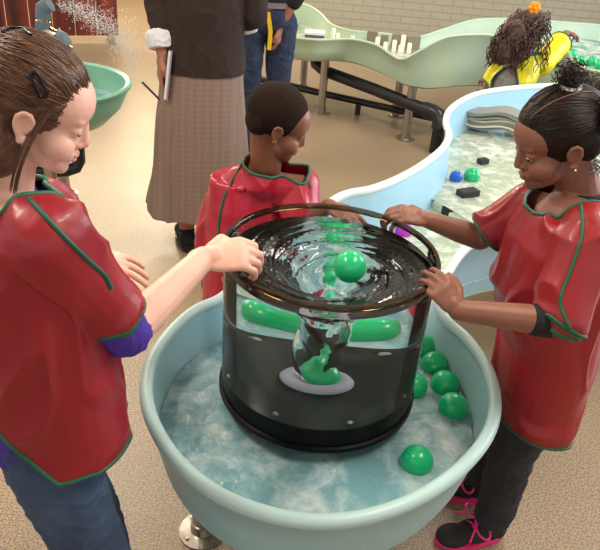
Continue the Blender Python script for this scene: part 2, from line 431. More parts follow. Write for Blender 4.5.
def table_colour(name, a, b, y0, y1):
    """glass-fibre shell: base colour blends from a to b along Y, basin to channel"""
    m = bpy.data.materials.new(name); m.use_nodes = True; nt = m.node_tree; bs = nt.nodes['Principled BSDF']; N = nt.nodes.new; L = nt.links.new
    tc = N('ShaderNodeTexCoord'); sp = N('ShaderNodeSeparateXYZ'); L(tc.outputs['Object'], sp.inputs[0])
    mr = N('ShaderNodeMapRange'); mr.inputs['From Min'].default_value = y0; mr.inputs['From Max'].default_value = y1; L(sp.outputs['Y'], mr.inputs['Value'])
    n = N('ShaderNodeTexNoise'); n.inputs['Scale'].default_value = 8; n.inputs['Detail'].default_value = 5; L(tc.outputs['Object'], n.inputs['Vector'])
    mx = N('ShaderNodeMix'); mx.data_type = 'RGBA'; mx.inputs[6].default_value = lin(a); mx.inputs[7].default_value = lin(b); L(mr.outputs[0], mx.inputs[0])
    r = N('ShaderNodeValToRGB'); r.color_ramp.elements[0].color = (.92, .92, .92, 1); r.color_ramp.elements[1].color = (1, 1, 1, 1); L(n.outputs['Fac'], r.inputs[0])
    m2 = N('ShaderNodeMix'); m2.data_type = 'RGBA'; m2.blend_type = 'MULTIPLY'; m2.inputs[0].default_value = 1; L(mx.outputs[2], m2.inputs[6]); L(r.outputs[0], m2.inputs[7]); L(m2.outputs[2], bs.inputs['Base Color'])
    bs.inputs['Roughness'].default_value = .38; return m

TC = (.064, 1.335)
near = thing('water_table', 'pale blue basin with winding water channel, holding the clear vortex tank', 'water table', (.07, 1.3, 0))
pts = [(-.206, 1.575, .6), (-.272, 1.49, .6), (-.318, 1.36, .6), (-.33, 1.23, .6), (-.295, 1.09, .6), (-.208, .958, .6), (-.09, .872, .6), (.055, .842, .6), (.19, .876, .6), (.315, .962, .6), (.418, 1.085, .6), (.470, 1.21, .6), (.480, 1.35, .6),
       (.450, 1.47, .6), (.405, 1.56, .6), (.40, 1.66, .61), (.435, 1.76, .63), (.52, 1.90, .66), (.66, 2.0, .68), (.85, 2.08, .7), (1.15, 2.2, .7), (1.6, 2.45, .7), (2.3, 2.85, .7),
       (2.5, 3.5, .7), (2.35, 4.2, .7), (2.0, 4.25, .7), (1.66, 4.11, .7), (1.32, 3.95, .7), (1.06, 3.80, .7), (.83, 3.60, .7), (.665, 3.31, .7), (.60, 3.07, .7), (.585, 2.87, .7), (.53, 2.68, .7), (.425, 2.47, .7), (.315, 2.30, .7), (.215, 2.185, .7), (.11, 2.10, .7), (.0, 1.96, .66), (-.12, 1.75, .62)]
_, NP = basin('basin', pts, .43, table_colour('near_table_colour', (156, 194, 200), (166, 210, 234), 1.45, 2.1), near, zo=.42)
# stepped channel bed: raised ledge of the upper pool and its lower pool
ledge_m = mat('pale_channel_bed', (214, 226, 200), .35)
bm = bmesh.new(); A = V((.47, 2.62, 0)); B = V((.86, 2.02, 0)); 
up_n = V((B.y-A.y, A.x-B.x, 0)).normalized()*-1        # towards the lower pool
if up_n.dot(V((.07, 1.3, 0))-A) < 0: up_n = -up_n
def cut_block(name, z0, z1, off, pt, nr, material):
    o = sheet(name, NP, off, z1, material, near, [(pt, nr)])
    b = bmesh.new(); b.from_mesh(o.data); r = bmesh.ops.extrude_face_region(b, geom=b.faces[:])
    bmesh.ops.translate(b, vec=(0, 0, z0-z1), verts=[v for v in r['geom'] if isinstance(v, bmesh.types.BMVert)]); bmesh.ops.recalc_face_normals(b, faces=b.faces[:]); b.to_mesh(o.data); b.free()
    return o
cut_block('upper_channel_bed', .425, .515, .034, A, up_n, ledge_m)
A2 = V((-.05, 2.0, 0)); n2 = V((-.55, -.83, 0)).normalized()
cut_block('lower_channel_bed', .424, .47, .036, A2+V((.12, -.15, 0)), n2, ledge_m)
bm = bmesh.new(); tube(bm, [V((p.x, p.y, p.z+.002)) for p in inset(NP, .002)], .0150, 12, closed=True); link('rim', bm, table_colour('near_rim_paint', (178, 208, 208), (226, 236, 236), 1.45, 2.1), near)
w_tub = mat_water('basin_water', (150, 204, 216), (228, 238, 238), fscale=9, lo=.42, hi=.74, opac=.45, bump=.6, bscale=24)
w_chan = mat_water('channel_water', (222, 232, 212), (246, 250, 240), fscale=14, lo=.45, hi=.7, opac=.4, bump=.35, bscale=26)
# lively basin surface
def basin_water():
    b = bmesh.new(); Q = inset(NP, .022); nx = 90; ny = 100
    from mathutils.geometry import intersect_point_line
    import itertools
    poly = [(q.x, q.y) for q in Q]
    def inside(x, y):
        c = False; j = len(poly)-1
        for i in range(len(poly)):
            xi, yi = poly[i]; xj, yj = poly[j]
            if (yi > y) != (yj > y) and x < (xj-xi)*(y-yi)/(yj-yi)+xi: c = not c
            j = i
        return c
    G = {}
    st = .012
    for i in range(0, 75):
        for j in range(0, 108):
            x = -.36+i*st; y = .82+j*st
            if inside(x, y) and (V((x, y, 0))-A2-V((.15, -.1, 0))).dot(n2) > -.05:
                r = math.hypot(x-.1, y-1.2)
                h = noise.fractal(V((x*9, y*9, .3)), 1, 2, 5)*.008
                h += .010*math.exp(-((math.hypot(x-.075, y-1.2)-.06)/.05)**2)*(1+noise.noise(V((x*40, y*40, 1))))
                G[i, j] = b.verts.new((x, y, .488+h))
    for (i, j) in list(G):
        if (i+1, j) in G and (i, j+1) in G and (i+1, j+1) in G: b.faces.new((G[i, j], G[i+1, j], G[i+1, j+1], G[i, j+1]))
    return b
# the grid stops short of the wall, so the sheet beneath closes the edge
link('water_surface', basin_water(), w_tub, near)
sheet('still_water', NP, .02, .482, w_tub, near, [(A2+V((.15, -.1, 0)), -n2)])
sheet('lower_pool_water', NP, .02, .492, w_chan, near, [(A2+V((.13, -.13, 0)), n2), (A, -up_n)])
sheet('upper_pool_water', NP, .018, .53, w_chan, near, [(A+up_n*.0, up_n)])
for x, y in ((-.211, 1.285), (.19, .99), (.30, 1.45), (.42, 2.1), (1.0, 2.5), (1.3, 3.7), (.85, 3.2)): foot_leg(near, x, y, .43)

# ---- far water table
far = thing('water_table', 'pale green raised wavy-walled water table on steel legs below the block wall', 'water table', (1, 5.3, 0))
fp = [(-.42, 5.22, .63), (-.28, 5.13, .62), (-.04, 5.09, .62), (.215, 5.22, .62), (.40, 5.10, .62), (.50, 4.98, .59), (.58, 4.86, .585), (.69, 4.84, .66), (.86, 4.90, .75), (1.12, 5.06, .76), (1.28, 5.10, .75), (1.56, 5.08, .74), (1.70, 4.95, .73), (1.68, 4.70, .71), (1.70, 4.50, .70), (1.9, 4.46, .70), (2.3, 4.62, .70), (2.9, 4.8, .7), (3.3, 5.2, .7),
      (3.1, 5.9, .72), (2.45, 6.1, .74), (2.0, 6.1, .74), (1.6, 6.05, .74), (1.25, 5.95, .72), (.98, 5.75, .66), (.75, 5.62, .60), (.60, 5.66, .60), (.40, 5.62, .61), (.23, 5.62, .61), (.08, 5.76, .62), (-.02, 6.0, .66), (-.14, 6.22, .68), (-.32, 6.32, .68), (-.5, 6.2, .67), (-.55, 5.7, .65)]
_, FP = basin('trough', fp, .47, mat('pale_green_paint', (184, 202, 170), .4, rgb2=(176, 198, 180), scale=3), far, lip=.011, zo=lambda p: .455-.075*min(1, max(0, (p.x-.1)/.7)))
sheet('water_surface', FP, .02, .53, w_chan, far, [(V((1.6, 5, 0)), V((1, 0, 0)))])
w_right = mat_water('green_pool_water', (120, 196, 170), (240, 246, 240), fscale=8, lo=.42, hi=.6, opac=.5, bump=.5)
sheet('pool_water', FP, .02, .625, w_right, far, [(V((1.6, 5, 0)), V((-1, 0, 0)))])
for x, y, z in ((.054, 5.42, .455), (.689, 4.93, .42), (-.123, 6.12, .455), (.663, 5.52, .42), (1.9, 4.7, .43), (1.9, 5.8, .43), (2.8, 5.3, .43)): foot_leg(far, x, y, z, r=.032)
# outlet pipe and low rail
pp = thing('drain_pipe', 'thick black drain pipe slanting under the far table to the floor', 'pipe', (.885, 4.69, 0))
bm = bmesh.new(); tube(bm, [(-.04, 5.66, .40), (-.02, 5.62, .33), (.05, 5.55, .30), (.45, 5.15, .285), (.80, 4.80, .26)], .045, 20); link('slanting_pipe', bm, black_plastic, pp)
bm = bmesh.new(); tube(bm, [(.78, 4.82, .262), (.84, 4.76, .262), (.875, 4.72, .25), (.885, 4.70, .21), (.885, 4.69, .17)], .056, 20); link('elbow', bm, black_plastic, pp)
bm = bmesh.new(); cyl(bm, (.885, 4.69, .19), (.885, 4.69, .0), .045); link('down_pipe', bm, black_plastic, pp)
rl = thing('floor_pipe', 'thin black pipe running low behind the steel table legs', 'pipe', (0, 5.7, 0))
bm = bmesh.new(); tube(bm, [(-.75, 6.05, .10), (.05, 5.62, .10), (.9, 5.20, .10), (1.9, 4.9, .10)], .028, 14); link('pipe_run', bm, black_plastic, rl)
for x, y in ((-.5, 5.91), (.35, 5.47), (1.3, 5.08)):
    bm = bmesh.new(); box(bm, (x, y, .045), (.04, .08, .09)); link('bracket', bm, black_plastic, rl, False)
bm = bmesh.new(); lathe(bm, [(0, 0), (.095, 0), (.10, .004), (.09, .010), (.05, .012), (0, .008)], (.88, 4.47)); tag(link('floor_drain', bm, black_plastic), 'round dark drain cover on the floor beside the drain pipe elbow', 'drain cover')

# pegs and blocks standing in the far table
peg_m = mat('white_peg', (238, 234, 214), .5)
pegs = [(334, 28), (338, 33), (353, 36), (386, 42), (395, 40), (401, 45), (404, 35), (410, 43), (378, 37)]
desc = ['tall white peg at the left end of the row of pegs', 'short white peg just right of the tall leftmost peg', 'tiny white peg alone in the middle of the far table', 'low white peg just left of the cluster of pegs', 'white peg standing left in the right-hand cluster', 'short white peg between taller ones in the right-hand cluster', 'tallest white peg in the right-hand cluster', 'rightmost white peg of the far table', 'white peg beside the leftmost grey block']
for p, d in zip(pegs, desc):
    q = at(p[0], p[1], 5.38); bm = bmesh.new(); tube(bm, [(q.x, q.y, .47), (q.x, q.y, q.z-.008), (q.x, q.y, q.z)], [.017, .017, .012], 14)
    tag(link('peg', bm, peg_m), d, 'peg', 'white pegs standing in the far table')
blk_m = mat('taupe_block', (128, 118, 106), .6)
for k, (px, py, wd, d) in enumerate([(373, 31, .08, 'leftmost taupe upright block in the far table'), (385, 35, .06, 'second taupe upright block from the left in the far table'), (397, 34, .07, 'taupe upright block directly behind the tallest peg in the far table'), (414, 36, .11, 'widest and rightmost taupe block in the far table')]):
    q = at(px, py, 5.5); bm = bmesh.new(); box(bm, (q.x, q.y, (.47+q.z)/2), (wd, .035, q.z-.47), Matrix.Rotation(.2*k-.3, 3, 'Z')); tag(bevel(link('dam_block', bm, blk_m, None, False)), d, 'block', 'taupe blocks in the far table')
q = at(315, 31, 5.5); bx = thing('box', 'white and grey box sitting in the shallow end of the far table', 'box', (q.x, q.y, .47))
bm = bmesh.new(); box(bm, (q.x, q.y, (.47+q.z-.02)/2), (.15, .13, q.z-.02-.47)); bevel(link('box_body', bm, mat('grey_plastic', (90, 92, 96), .5), bx, False))
bm = bmesh.new(); box(bm, (q.x, q.y, q.z-.01), (.16, .14, .02)); bevel(link('lid', bm, white_cotton, bx, False))
# falling stream
bm = bmesh.new()
for k in range(14):
    x0 = -.32+random.uniform(-.03, .03); y0 = 5.75+random.uniform(-.03, .03); dx = random.uniform(-.05, .08)
    tube(bm, [(x0+dx*t*t, y0, 1.35-.82*t) for t in [i/10 for i in range(11)]], [.006*(1+random.random()*.6)]*11, 6)
tag(link('water_stream', bm, mat_thin('falling_water', (255, 255, 255), rough=.1, ior=1.33, diff=.25, rgbd=(245, 248, 250))), 'thin clear stream of water falling into the shallow end of the far table', 'water stream')
S_BALL = .037
def ball(c, m, d, g=None, r=S_BALL):
    o = link('ball', ball_bm((0, 0, 0), r, 32), m); o.location = V(c); o.rotation_euler = (random.random()*3, random.random()*3, 0)
    return tag(o, d, 'ball', g)
proto = None
def green(c, d, g):
    global proto
    if proto is None: proto = ball(c, green_ball, d, g); return proto
    o = proto.copy(); C.objects.link(o); o.location = V(c); o['label'] = d; o['group'] = g; o['category'] = 'ball'
    o.rotation_euler = (random.random()*3, random.random()*3, 0)
    return o
gb = 'green balls floating in the near basin'
green(onz(453, 407, .497), 'green ball in the basin, nearest the camera of the row along the right-hand wall', gb)
green(onz(445, 384, .497), 'green ball in the basin, second from the camera in the row along the right-hand wall', gb)
green(onz(434, 365, .497), 'green ball in the basin, third from the camera in the row along the right-hand wall', gb)
green(onz(425, 348, .497), 'green ball in the basin, farthest of the row along the right-hand wall', gb)
green(onz(413, 386, .497), 'green ball in the basin, tucked against the right side of the clear tank', gb)
green(onz(417, 461, .497), 'green ball floating alone in the basin in front of the row', gb)
green(onz(472, 176, .545), 'green ball on the upper channel pool, beside the small blue ball', 'balls in the channel')
ball(onz(456, 177, .545), blue_ball, 'small blue ball on the upper channel pool', None, .029)
ball(onz(403, 231, .500), purple_ball, 'purple ball in the lower channel pool behind the tank rim', None, .034)
green((TC[0]+.002, TC[1], .607), 'green ball caught in the grey drain ring at the bottom of the clear tank', 'balls in the clear tank')
gf = 'green balls in the pool at the far right'
for (px, py, d) in [(572, 54, 'green ball at far right, upper left of the huddle by the rim'), (573, 62, 'green ball at far right, lower left of the huddle by the rim'), (581, 61, 'green ball at far right, middle of the huddle'), (592, 62, 'green ball at far right, right of the huddle middle'), (600, 65, 'green ball at far right, cut by the picture edge')]:
    green(onz(px, py, .65), d, gf)
# small black blocks in the channel
for (px, py, z, d, s) in [(483, 161, .545, 'small black block lying in the upper channel pool', (.05, .035, .025)), (450, 211, .508, 'small black block in the lower channel pool below the ledge', (.055, .045, .035)), (468, 193, .54, 'flat black block on the ledge beside the girl shoulder', (.09, .05, .03)), (514, 122, .56, 'black block behind the stack of wavy sheets', (.06, .04, .04))]:
    q = onz(px, py, z); bm = bmesh.new(); box(bm, q, s, Matrix.Rotation(.5, 3, 'Z')); bo = bevel(link('small_block', bm, black_plastic, None, False)); tag(bo, d, 'block', 'black blocks in the channel')
# stack of wavy sheets
sh_m = [mat('grey_felt', (128, 130, 126), .7), mat('cream_felt', (206, 198, 174), .7)]
base = onz(496, 133, .53); rt = Matrix.Rotation(-.35, 3, 'Z')
names = ['bottom', 'second from the bottom', 'third from the bottom', 'middle', 'third from the top', 'second from the top', 'topmost']
for k in range(7):
    bm = bmesh.new(); rr = []
    sx = random.uniform(-.012, .012); sy = random.uniform(-.012, .012)
    for i in range(22):
        u = (i/21-.5)*.34; w = .012*math.sin(u*22+.4+k*.12)+.010*math.cos(u*9)
        hw = .085*(1-.25*abs(i/21-.5)*2) if k < 5 else .07
        zc = .556+k*.0135+w
        rr.append([base+rt@V((u+sx, -hw+sy, 0))+V((0, 0, zc-.53-.005)), base+rt@V((u+sx, hw+sy, 0))+V((0, 0, zc-.53-.005)), base+rt@V((u+sx, hw+sy, 0))+V((0, 0, zc-.53+.005)), base+rt@V((u+sx, -hw+sy, 0))+V((0, 0, zc-.53+.005))])
    rings(bm, rr); tag(link('wavy_sheet', bm, sh_m[k % 2], None, False), ('grey' if k % 2 == 0 else 'cream')+' wavy sheet in the stack in the channel, '+names[k]+' of the seven', 'sheet', 'stacked wavy sheets in the channel')

# ------------------------------------------------------------------ vortex tank
tank = thing('vortex_tank', 'clear round acrylic tank with black base and whirlpool, standing in the basin', 'tank', (TC[0], TC[1], .43))
ZB, ZF, ZW, RT = .525, .585, .872, .236
wallm = mat_thin('clear_acrylic', (255, 255, 255), rough=.015, ior=1.1, tint=(250, 252, 250))
bm = bmesh.new(); lathe(bm, [(RT, ZF), (RT, .905)], TC, 96); link('tank_wall', bm, wallm, tank)
rimm = mat_thin('smoky_acrylic_edge', (255, 240, 220), rough=.05, ior=1.5, tint=(190, 182, 170), diff=.22, rgbd=(50, 40, 32))
bm = bmesh.new(); lathe(bm, [(RT-.006, .895), (RT-.006, .902), (RT-.004, .905), (RT+.004, .905), (RT+.006, .902), (RT+.006, .895), (RT+.004, .892), (RT-.004, .892)], TC, 96, True); link('rim', bm, rimm, tank)
bm = bmesh.new(); lathe(bm, [(0, ZF), (RT-.001, ZF), (RT-.001, ZB+.012), (RT+.005, ZB+.010), (RT+.005, ZB), (RT-.01, ZB-.004), (0, ZB-.004)], TC, 96); link('base', bm, black_gloss, tank)
bm = bmesh.new(); lathe(bm, [(.030, ZF+.004), (.034, ZF+.014), (.044, ZF+.020), (.056, ZF+.018), (.062, ZF+.008), (.062, ZF+.002), (.03, ZF+.002)], TC, 48); link('drain_ring', bm, mat('slate_plastic', (172, 172, 196), .5), tank)
for k in range(8):
    a = 2*PI*k/8+.35; bm = bmesh.new(); c = (TC[0]+.205*math.cos(a), TC[1]+.205*math.sin(a)); lathe(bm, [(0, ZF+.005), (.004, ZF+.005), (.007, ZF+.002), (.007, ZF)], c, 12); link('screw', bm, steel, tank)
bm = bmesh.new(); lathe(bm, [(.0, ZB-.004), (.05, ZB-.004), (.05, .47), (.075, .46), (.075, .432), (0, .432)], TC, 32); link('outlet_pipe', bm, steel, tank)
iron = mat('wet_dark_metal', (70, 66, 64), .3, .6, rgb2=(120, 110, 104), scale=40, bump=.6, bscale=60)
for cx, cy, rr_ in ((.085, 1.055, .052), (-.09, 1.13, .030)):
    bm = bmesh.new(); lathe(bm, [(rr_*1.2, .432), (rr_*1.15, .445), (rr_, .460), (rr_*.8, .470), (rr_*.45, .475), (0, .476)], (cx, cy), 32); folds(bm, .006, 40, (1, 1, 1), 2); link('drain_dome', bm, iron, near)
# water body with whirlpool: a solid of revolution, spiral ripples on the top
def prof(r):
    if r > .12: return ZW-.004*(1-(r-.12)/.12)-.020*((RT-r)/.124)**2
    t = max(0, (r-.024)/.096)
    return ZF+.02 + (ZW-.024-ZF-.02)*(t**.26)
def swirl(r, a):
    s = math.sin(5*a+26*math.log(r+.02)+1.5*noise.noise(V((math.cos(a)*2, math.sin(a)*2, r*14))))
    s2 = noise.fractal(V((math.cos(a+6*math.log(r+.02))*r*34, math.sin(a+6*math.log(r+.02))*r*34, 3)), 1, 2, 4)
    amp = .0028*min(1, max(.25, (RT-r)/.06))*(1 if r > .05 else .5)
    return amp*(s*.55+s2*1.1)
bm = bmesh.new(); NA = 200; RS = [RT-.003]+[RT-.003-(RT-.003-.05)*(i/52) for i in range(1, 53)]
zs = [ZF-.003+(prof(.05)-ZF+.003)*(1-i/26) for i in range(1, 27)]
vs = []
vs.append([bm.verts.new((TC[0]+(RT-.003)*math.cos(2*PI*j/NA), TC[1]+(RT-.003)*math.sin(2*PI*j/NA), ZF-.003)) for j in range(NA)])
for r in RS:
    vs.append([bm.verts.new((TC[0]+r*math.cos(2*PI*j/NA), TC[1]+r*math.sin(2*PI*j/NA), prof(r)+swirl(r, 2*PI*j/NA)*(0 if r == RS[0] else 1))) for j in range(NA)])
for i, z in enumerate(zs):
    t = (i+1)/26; rb = .05*(1-t)**1.3*.42+.030
    row = []
    for j in range(NA):
        a = 2*PI*j/NA; rr_ = rb*(1+.10*math.sin(2*a+z*40)+.07*noise.noise(V((math.cos(a+z*25)*2, math.sin(a+z*25)*2, z*30)))+.04*math.sin(5*a+z*90))
        cx = TC[0]+.008*math.sin(z*18); row.append(bm.verts.new((cx+rr_*math.cos(a), TC[1]+rr_*math.sin(a), z)))
    vs.append(row)
for i in range(len(vs)-1):
    for j in range(NA): bm.faces.new((vs[i][j], vs[i][(j+1) % NA], vs[i+1][(j+1) % NA], vs[i+1][j]))
for j in range(NA): bm.faces.new((vs[-1][j], vs[-1][(j+1) % NA], vs[0][(j+1) % NA], vs[0][j]))
bmesh.ops.recalc_face_normals(bm, faces=bm.faces)
if bm.calc_volume(signed=True) < 0: bmesh.ops.reverse_faces(bm, faces=bm.faces[:])
gm = bpy.data.materials.new('whirling_water'); gm.use_nodes = True; nt = gm.node_tree; b = nt.nodes['Principled BSDF']
b.inputs['Base Color'].default_value = (.93, .97, .95, 1); b.inputs['Roughness'].default_value = .0; b.inputs['IOR'].default_value = 1.33; b.inputs['Transmission Weight'].default_value = 1
link('whirlpool_water', bm, gm, tank)
ball((TC[0]+.045, TC[1]-.01, .868), green_ball, 'green ball spinning in the whirlpool of the clear tank', None)
green((TC[0]+.03, 1.76, .497), 'green ball floating behind the clear tank, seen stretched through its water', gb)
green((TC[0]-.19, 1.70, .497), 'green ball behind the clear tank towards the boy', gb)

# ------------------------------------------------------------------ left pedestal bowl with pipes
bw = thing('pedestal_bowl', 'round sea-green water bowl on a steel post behind the girl with the hair clip', 'bowl', (-1.27, 3.17, 0))
BC = (-1.27, 3.17)
bm = bmesh.new(); lathe(bm, [(0, .50), (.16, .505), (.26, .54), (.33, .60), (.355, .66), (.365, .70), (.385, .708), (.395, .700), (.392, .688), (.375, .684), (.368, .65), (.34, .59), (.27, .52), (.17, .48), (0, .475)], BC, 64)
link('bowl_shell', bm, mat('sea_green_paint', (112, 176, 164), .35, rgb2=(128, 180, 150), scale=3), bw)
bm = bmesh.new(); lathe(bm, [(0, .60), (.335, .60)], BC, 48); link('water', bm, w_tub, bw)
foot_leg(bw, -1.34, 3.44, .5, .03); foot_leg(bw, -1.21, 2.95, .49, .03)
bm = bmesh.new(); tube(bm, [(-1.12, 3.1, .5), (-1.12, 3.1, .34), (-1.135, 3.09, .31), (-1.17, 3.07, .30), (-1.45, 2.95, .30)], .03, 16); link('waste_pipe', bm, black_plastic, bw)
pip = thing('fountain_pipe', 'jointed grey and chrome fountain pipe rising from the green bowl', 'pipe', (-1.28, 3.2, .6))
gp = mat('blue_grey_pipe', (92, 108, 120), .4); chrome = mat('chrome', (200, 190, 170), .15, 1)
def seg(pa, pb, ra, m, nm): bm_ = bmesh.new(); cyl(bm_, pa, pb, ra, n=20); link(nm, bm_, m, pip)
K = [at(66, 60, 3.2), at(66, 46, 3.2), at(62, 38, 3.2), at(50, 33, 3.2), at(43, 28, 3.2), at(43, 8, 3.2), at(50, 4, 3.2)]
seg((K[0].x, 3.2, .58), K[1], .022, chrome, 'riser'); seg(K[0], K[1], .030, gp, 'coupling')
bm = bmesh.new(); tube(bm, [K[1], K[2], K[2]*.6+K[3]*.4], .032, 16); link('elbow', bm, gp, pip)
bm = bmesh.new(); tube(bm, [K[2]*.5+K[3]*.5, K[3], K[4]], .026, 16); link('elbow', bm, chrome, pip)
seg(K[4], K[4]*.65+K[5]*.35, .034, gp, 'coupling'); seg(K[4]*.7+K[5]*.3, K[4]*.45+K[5]*.55, .028, chrome, 'sleeve')
bm = bmesh.new(); tube(bm, [K[4]*.5+K[5]*.5, K[5], K[6]], .034, 16); link('nozzle', bm, gp, pip)
# spray of fine droplets
bm = bmesh.new()
for k in range(3200):
    t = random.random()**.6; p = K[6]+V((.03+.36*t, random.gauss(0, .02+.07*t), -.20*t*t+random.gauss(0, .01+.045*t)))
    bmesh.ops.create_icosphere(bm, subdivisions=1, radius=random.uniform(.0008, .0024), matrix=Matrix.Translation(p))
tag(link('water_spray', bm, mat_thin('spray', (255, 255, 255), diff=.6, rgbd=(240, 240, 238), ior=1.33), None), 'white mist of fine water spraying from the fountain pipe', 'spray', None, 'stuff')

# ------------------------------------------------------------------ people
def basis(fwd, up=V((0, 0, 1)), roll=0):
    f = V(fwd).normalized(); l = up.cross(f).normalized(); u = f.cross(l)
    if roll: q = Quaternion(f, roll); l = q @ l; u = q @ u
    return Matrix((f, l, u)).transposed()       # columns: forward, left, up
def LID(k): return (.0635, .027*k, -.002)
def add_head(bm, c, B, s=1.0, neck_to=None, nose=1.0, eyes=True):
    def E(p, r, R=None): ell(bm, c+B@(V(p)*s), V(r)*s, B@R if R else B, 3)
    def P(p): return c+B@(V(p)*s)
    E((-.012, 0, .032), (.088, .070, .074)); E((.034, 0, .028), (.051, .060, .054)); E((.036, 0, -.026), (.042, .052, .050))
    E((.030, 0, -.058), (.042, .046, .034)); E((.060, 0, -.082), (.016, .020, .014)); E((.045, 0, -.072), (.03, .034, .022))
    for k in (1, -1):
        E((.046, .031*k, -.037), (.029, .028, .029)); E((.064, .024*k, .014), (.014, .022, .008))
        E(LID(k), (.0130, .0165, .0115)); E((.0805, .0075*k, -.034), (.007, .006, .0055))
        # ear: shell, rim and lobe
        R = Matrix.Rotation(-.25*k, 3, 'Z') @ Matrix.Rotation(.2, 3, 'Y')
        E((-.007, .070*k, -.011), (.013, .0045, .021), R)
        pts = [(.004, .071, -.018), (.006, .073, -.002), (.000, .076, .009), (-.011, .078, .011), (-.019, .078, .003), (-.019, .076, -.012), (-.012, .074, -.025), (-.003, .072, -.032)]
        chain(bm, [(P((a, b_*k, c_)), .0045*s) for a, b_, c_ in pts]); cap(bm, P((.0, .071*k, -.033)), .006*s, P((-.006, .073*k, -.036)), .006*s)
    cap(bm, P((.074, 0, .004)), .009*s, P((.0865*nose, 0, -.028)), .0090*s)
    E((.062, 0, -.054), (.019, .028, .020)); E((.077, 0, -.0515), (.007, .016, .0055)); E((.0745, 0, -.061), (.008, .014, .006))
    cap(bm, P((-.022, 0, -.045)), .043*s, neck_to, .043*s)
    cap(bm, P((-.03, 0, -.03)), .045*s, neck_to, .047*s)
def face_parts(par, c, B, s, lipm, browm, down=True):
    def P(p): return c+B@(V(p)*s)
    bm = bmesh.new(); ell(bm, P((.0795, 0, -.0515)), V((.0055, .0165, .0042))*s, B); link('upper_lip', bm, lipm, par)
    bm = bmesh.new(); ell(bm, P((.0775, 0, -.0610)), V((.0060, .0145, .0048))*s, B); link('lower_lip', bm, lipm, par)
    for k in (1, -1):
        bm = bmesh.new(); ell(bm, P((.0655, .027*k, -.0065)), V((.0105, .0125, .0060))*s, B); e = link('eye', bm, white_eye, par)
        bm = bmesh.new(); ell(bm, P((.0725, .0275*k, -.0090)), V((.0042, .0056, .0035))*s, B); link('iris', bm, dark_eye, e)
        bm = bmesh.new(); pts = []; lc = LID(k)
        for i in range(11):
            t = (i/10-.5)*1.72; dz = -.0062+.0035*t*t; dy = t*.0150
            q = max(.02, 1-(dy/.0165)**2-(dz/.0115)**2); pts.append(P((lc[0]+.0130*math.sqrt(q)+.0012, lc[1]+dy*k, lc[2]+dz)))
        tube(bm, pts, [.0005*s]+[.0013*s]*9+[.0007*s], 6); link('eyelashes', bm, browm, par)
        bm = bmesh.new(); pts = [P((.0815-.040*(i/8)**1.6, (.011+.030*i/8)*k, .0165+.005*math.sin(i/8*PI))) for i in range(9)]
        tube(bm, pts, [.001*s]+[.0024*s]*5+[.0018*s, .0014*s, .0006*s], 6); link('eyebrow', bm, browm, par)
def add_hand(bm, w, d, n, s, curls=(.5, .5, .55, .6), side=1, spread=.10, thumb=(.5, .5), plen=.075):
    """w wrist, d pointing direction, n back-of-hand normal, side: +1 thumb on the left when seen from the back"""
    d = V(d).normalized(); n = V(n); n = (n-d*n.dot(d)).normalized(); t = n.cross(d).normalized()*side
    M = Matrix((d, t, n)).transposed()
    L = plen*s
    ell(bm, w+d*L*.50, (L*.56, .034*s, .0145*s), M); ell(bm, w+d*L*.86+n*.001*s, (L*.24, .036*s, .0125*s), M)
    cap(bm, w-d*.01*s, .0200*s, w+d*.022*s, .0215*s)
    lens = ((.034, .022, .017), (.038, .025, .018), (.035, .023, .017), (.027, .018, .015))
    for i in range(4):
        off = (1.5-i)*.0185*s; p = w+d*(L*(.98-.05*abs(i-1)))+t*off; a = (1.5-i)*spread; dd = (d*math.cos(a)+t*math.sin(a)).normalized(); ang = 0; r = (.0088-.0004*i)*s
        ch = [(p-dd*.02*s, r*1.05), (p, r*1.08)]
        for k in range(3):
            ang += curls[i]*(1 if k else .8); q = dd*math.cos(ang)-n*math.sin(ang); p = p+q*lens[i][k]*s; r *= .93; ch.append((p, r))
        chain(bm, ch)
    b0 = w+d*.018*s+t*.018*s; q = (d*.62+t*.75-n*.2).normalized(); p1 = b0+q*.032*s
    q2 = (d*(.8)+t*(.5-thumb[0])-n*thumb[1]).normalized(); p2 = p1+q2*.026*s; q3 = (d*.8+t*(.2-thumb[0])-n*thumb[1]*1.3).normalized(); p3 = p2+q3*.018*s
    chain(bm, [(b0, .014*s), (p1, .0115*s), (p2, .0098*s), (p3, .0078*s)])
def strand_path(c, B, R, a, b_, n=14, lift=.0, wob=.0, seed=0, over=1.0):
    """hair lying over the skull ellipsoid from direction a to direction b_"""
    a = V(a).normalized(); b_ = V(b_).normalized(); w = a.angle(b_); out = []
    for i in range(n):
        t = i/(n-1); q = (a*math.sin((1-t)*w)+b_*math.sin(t*w))/math.sin(w) if w > .01 else a
        k = over+lift*math.sin(t*PI)+wob*noise.noise(V((seed*7.3, t*3, 1)))
        out.append(c+B@V((q.x*R[0]*k, q.y*R[1]*k, q.z*R[2]*k)))
    return out
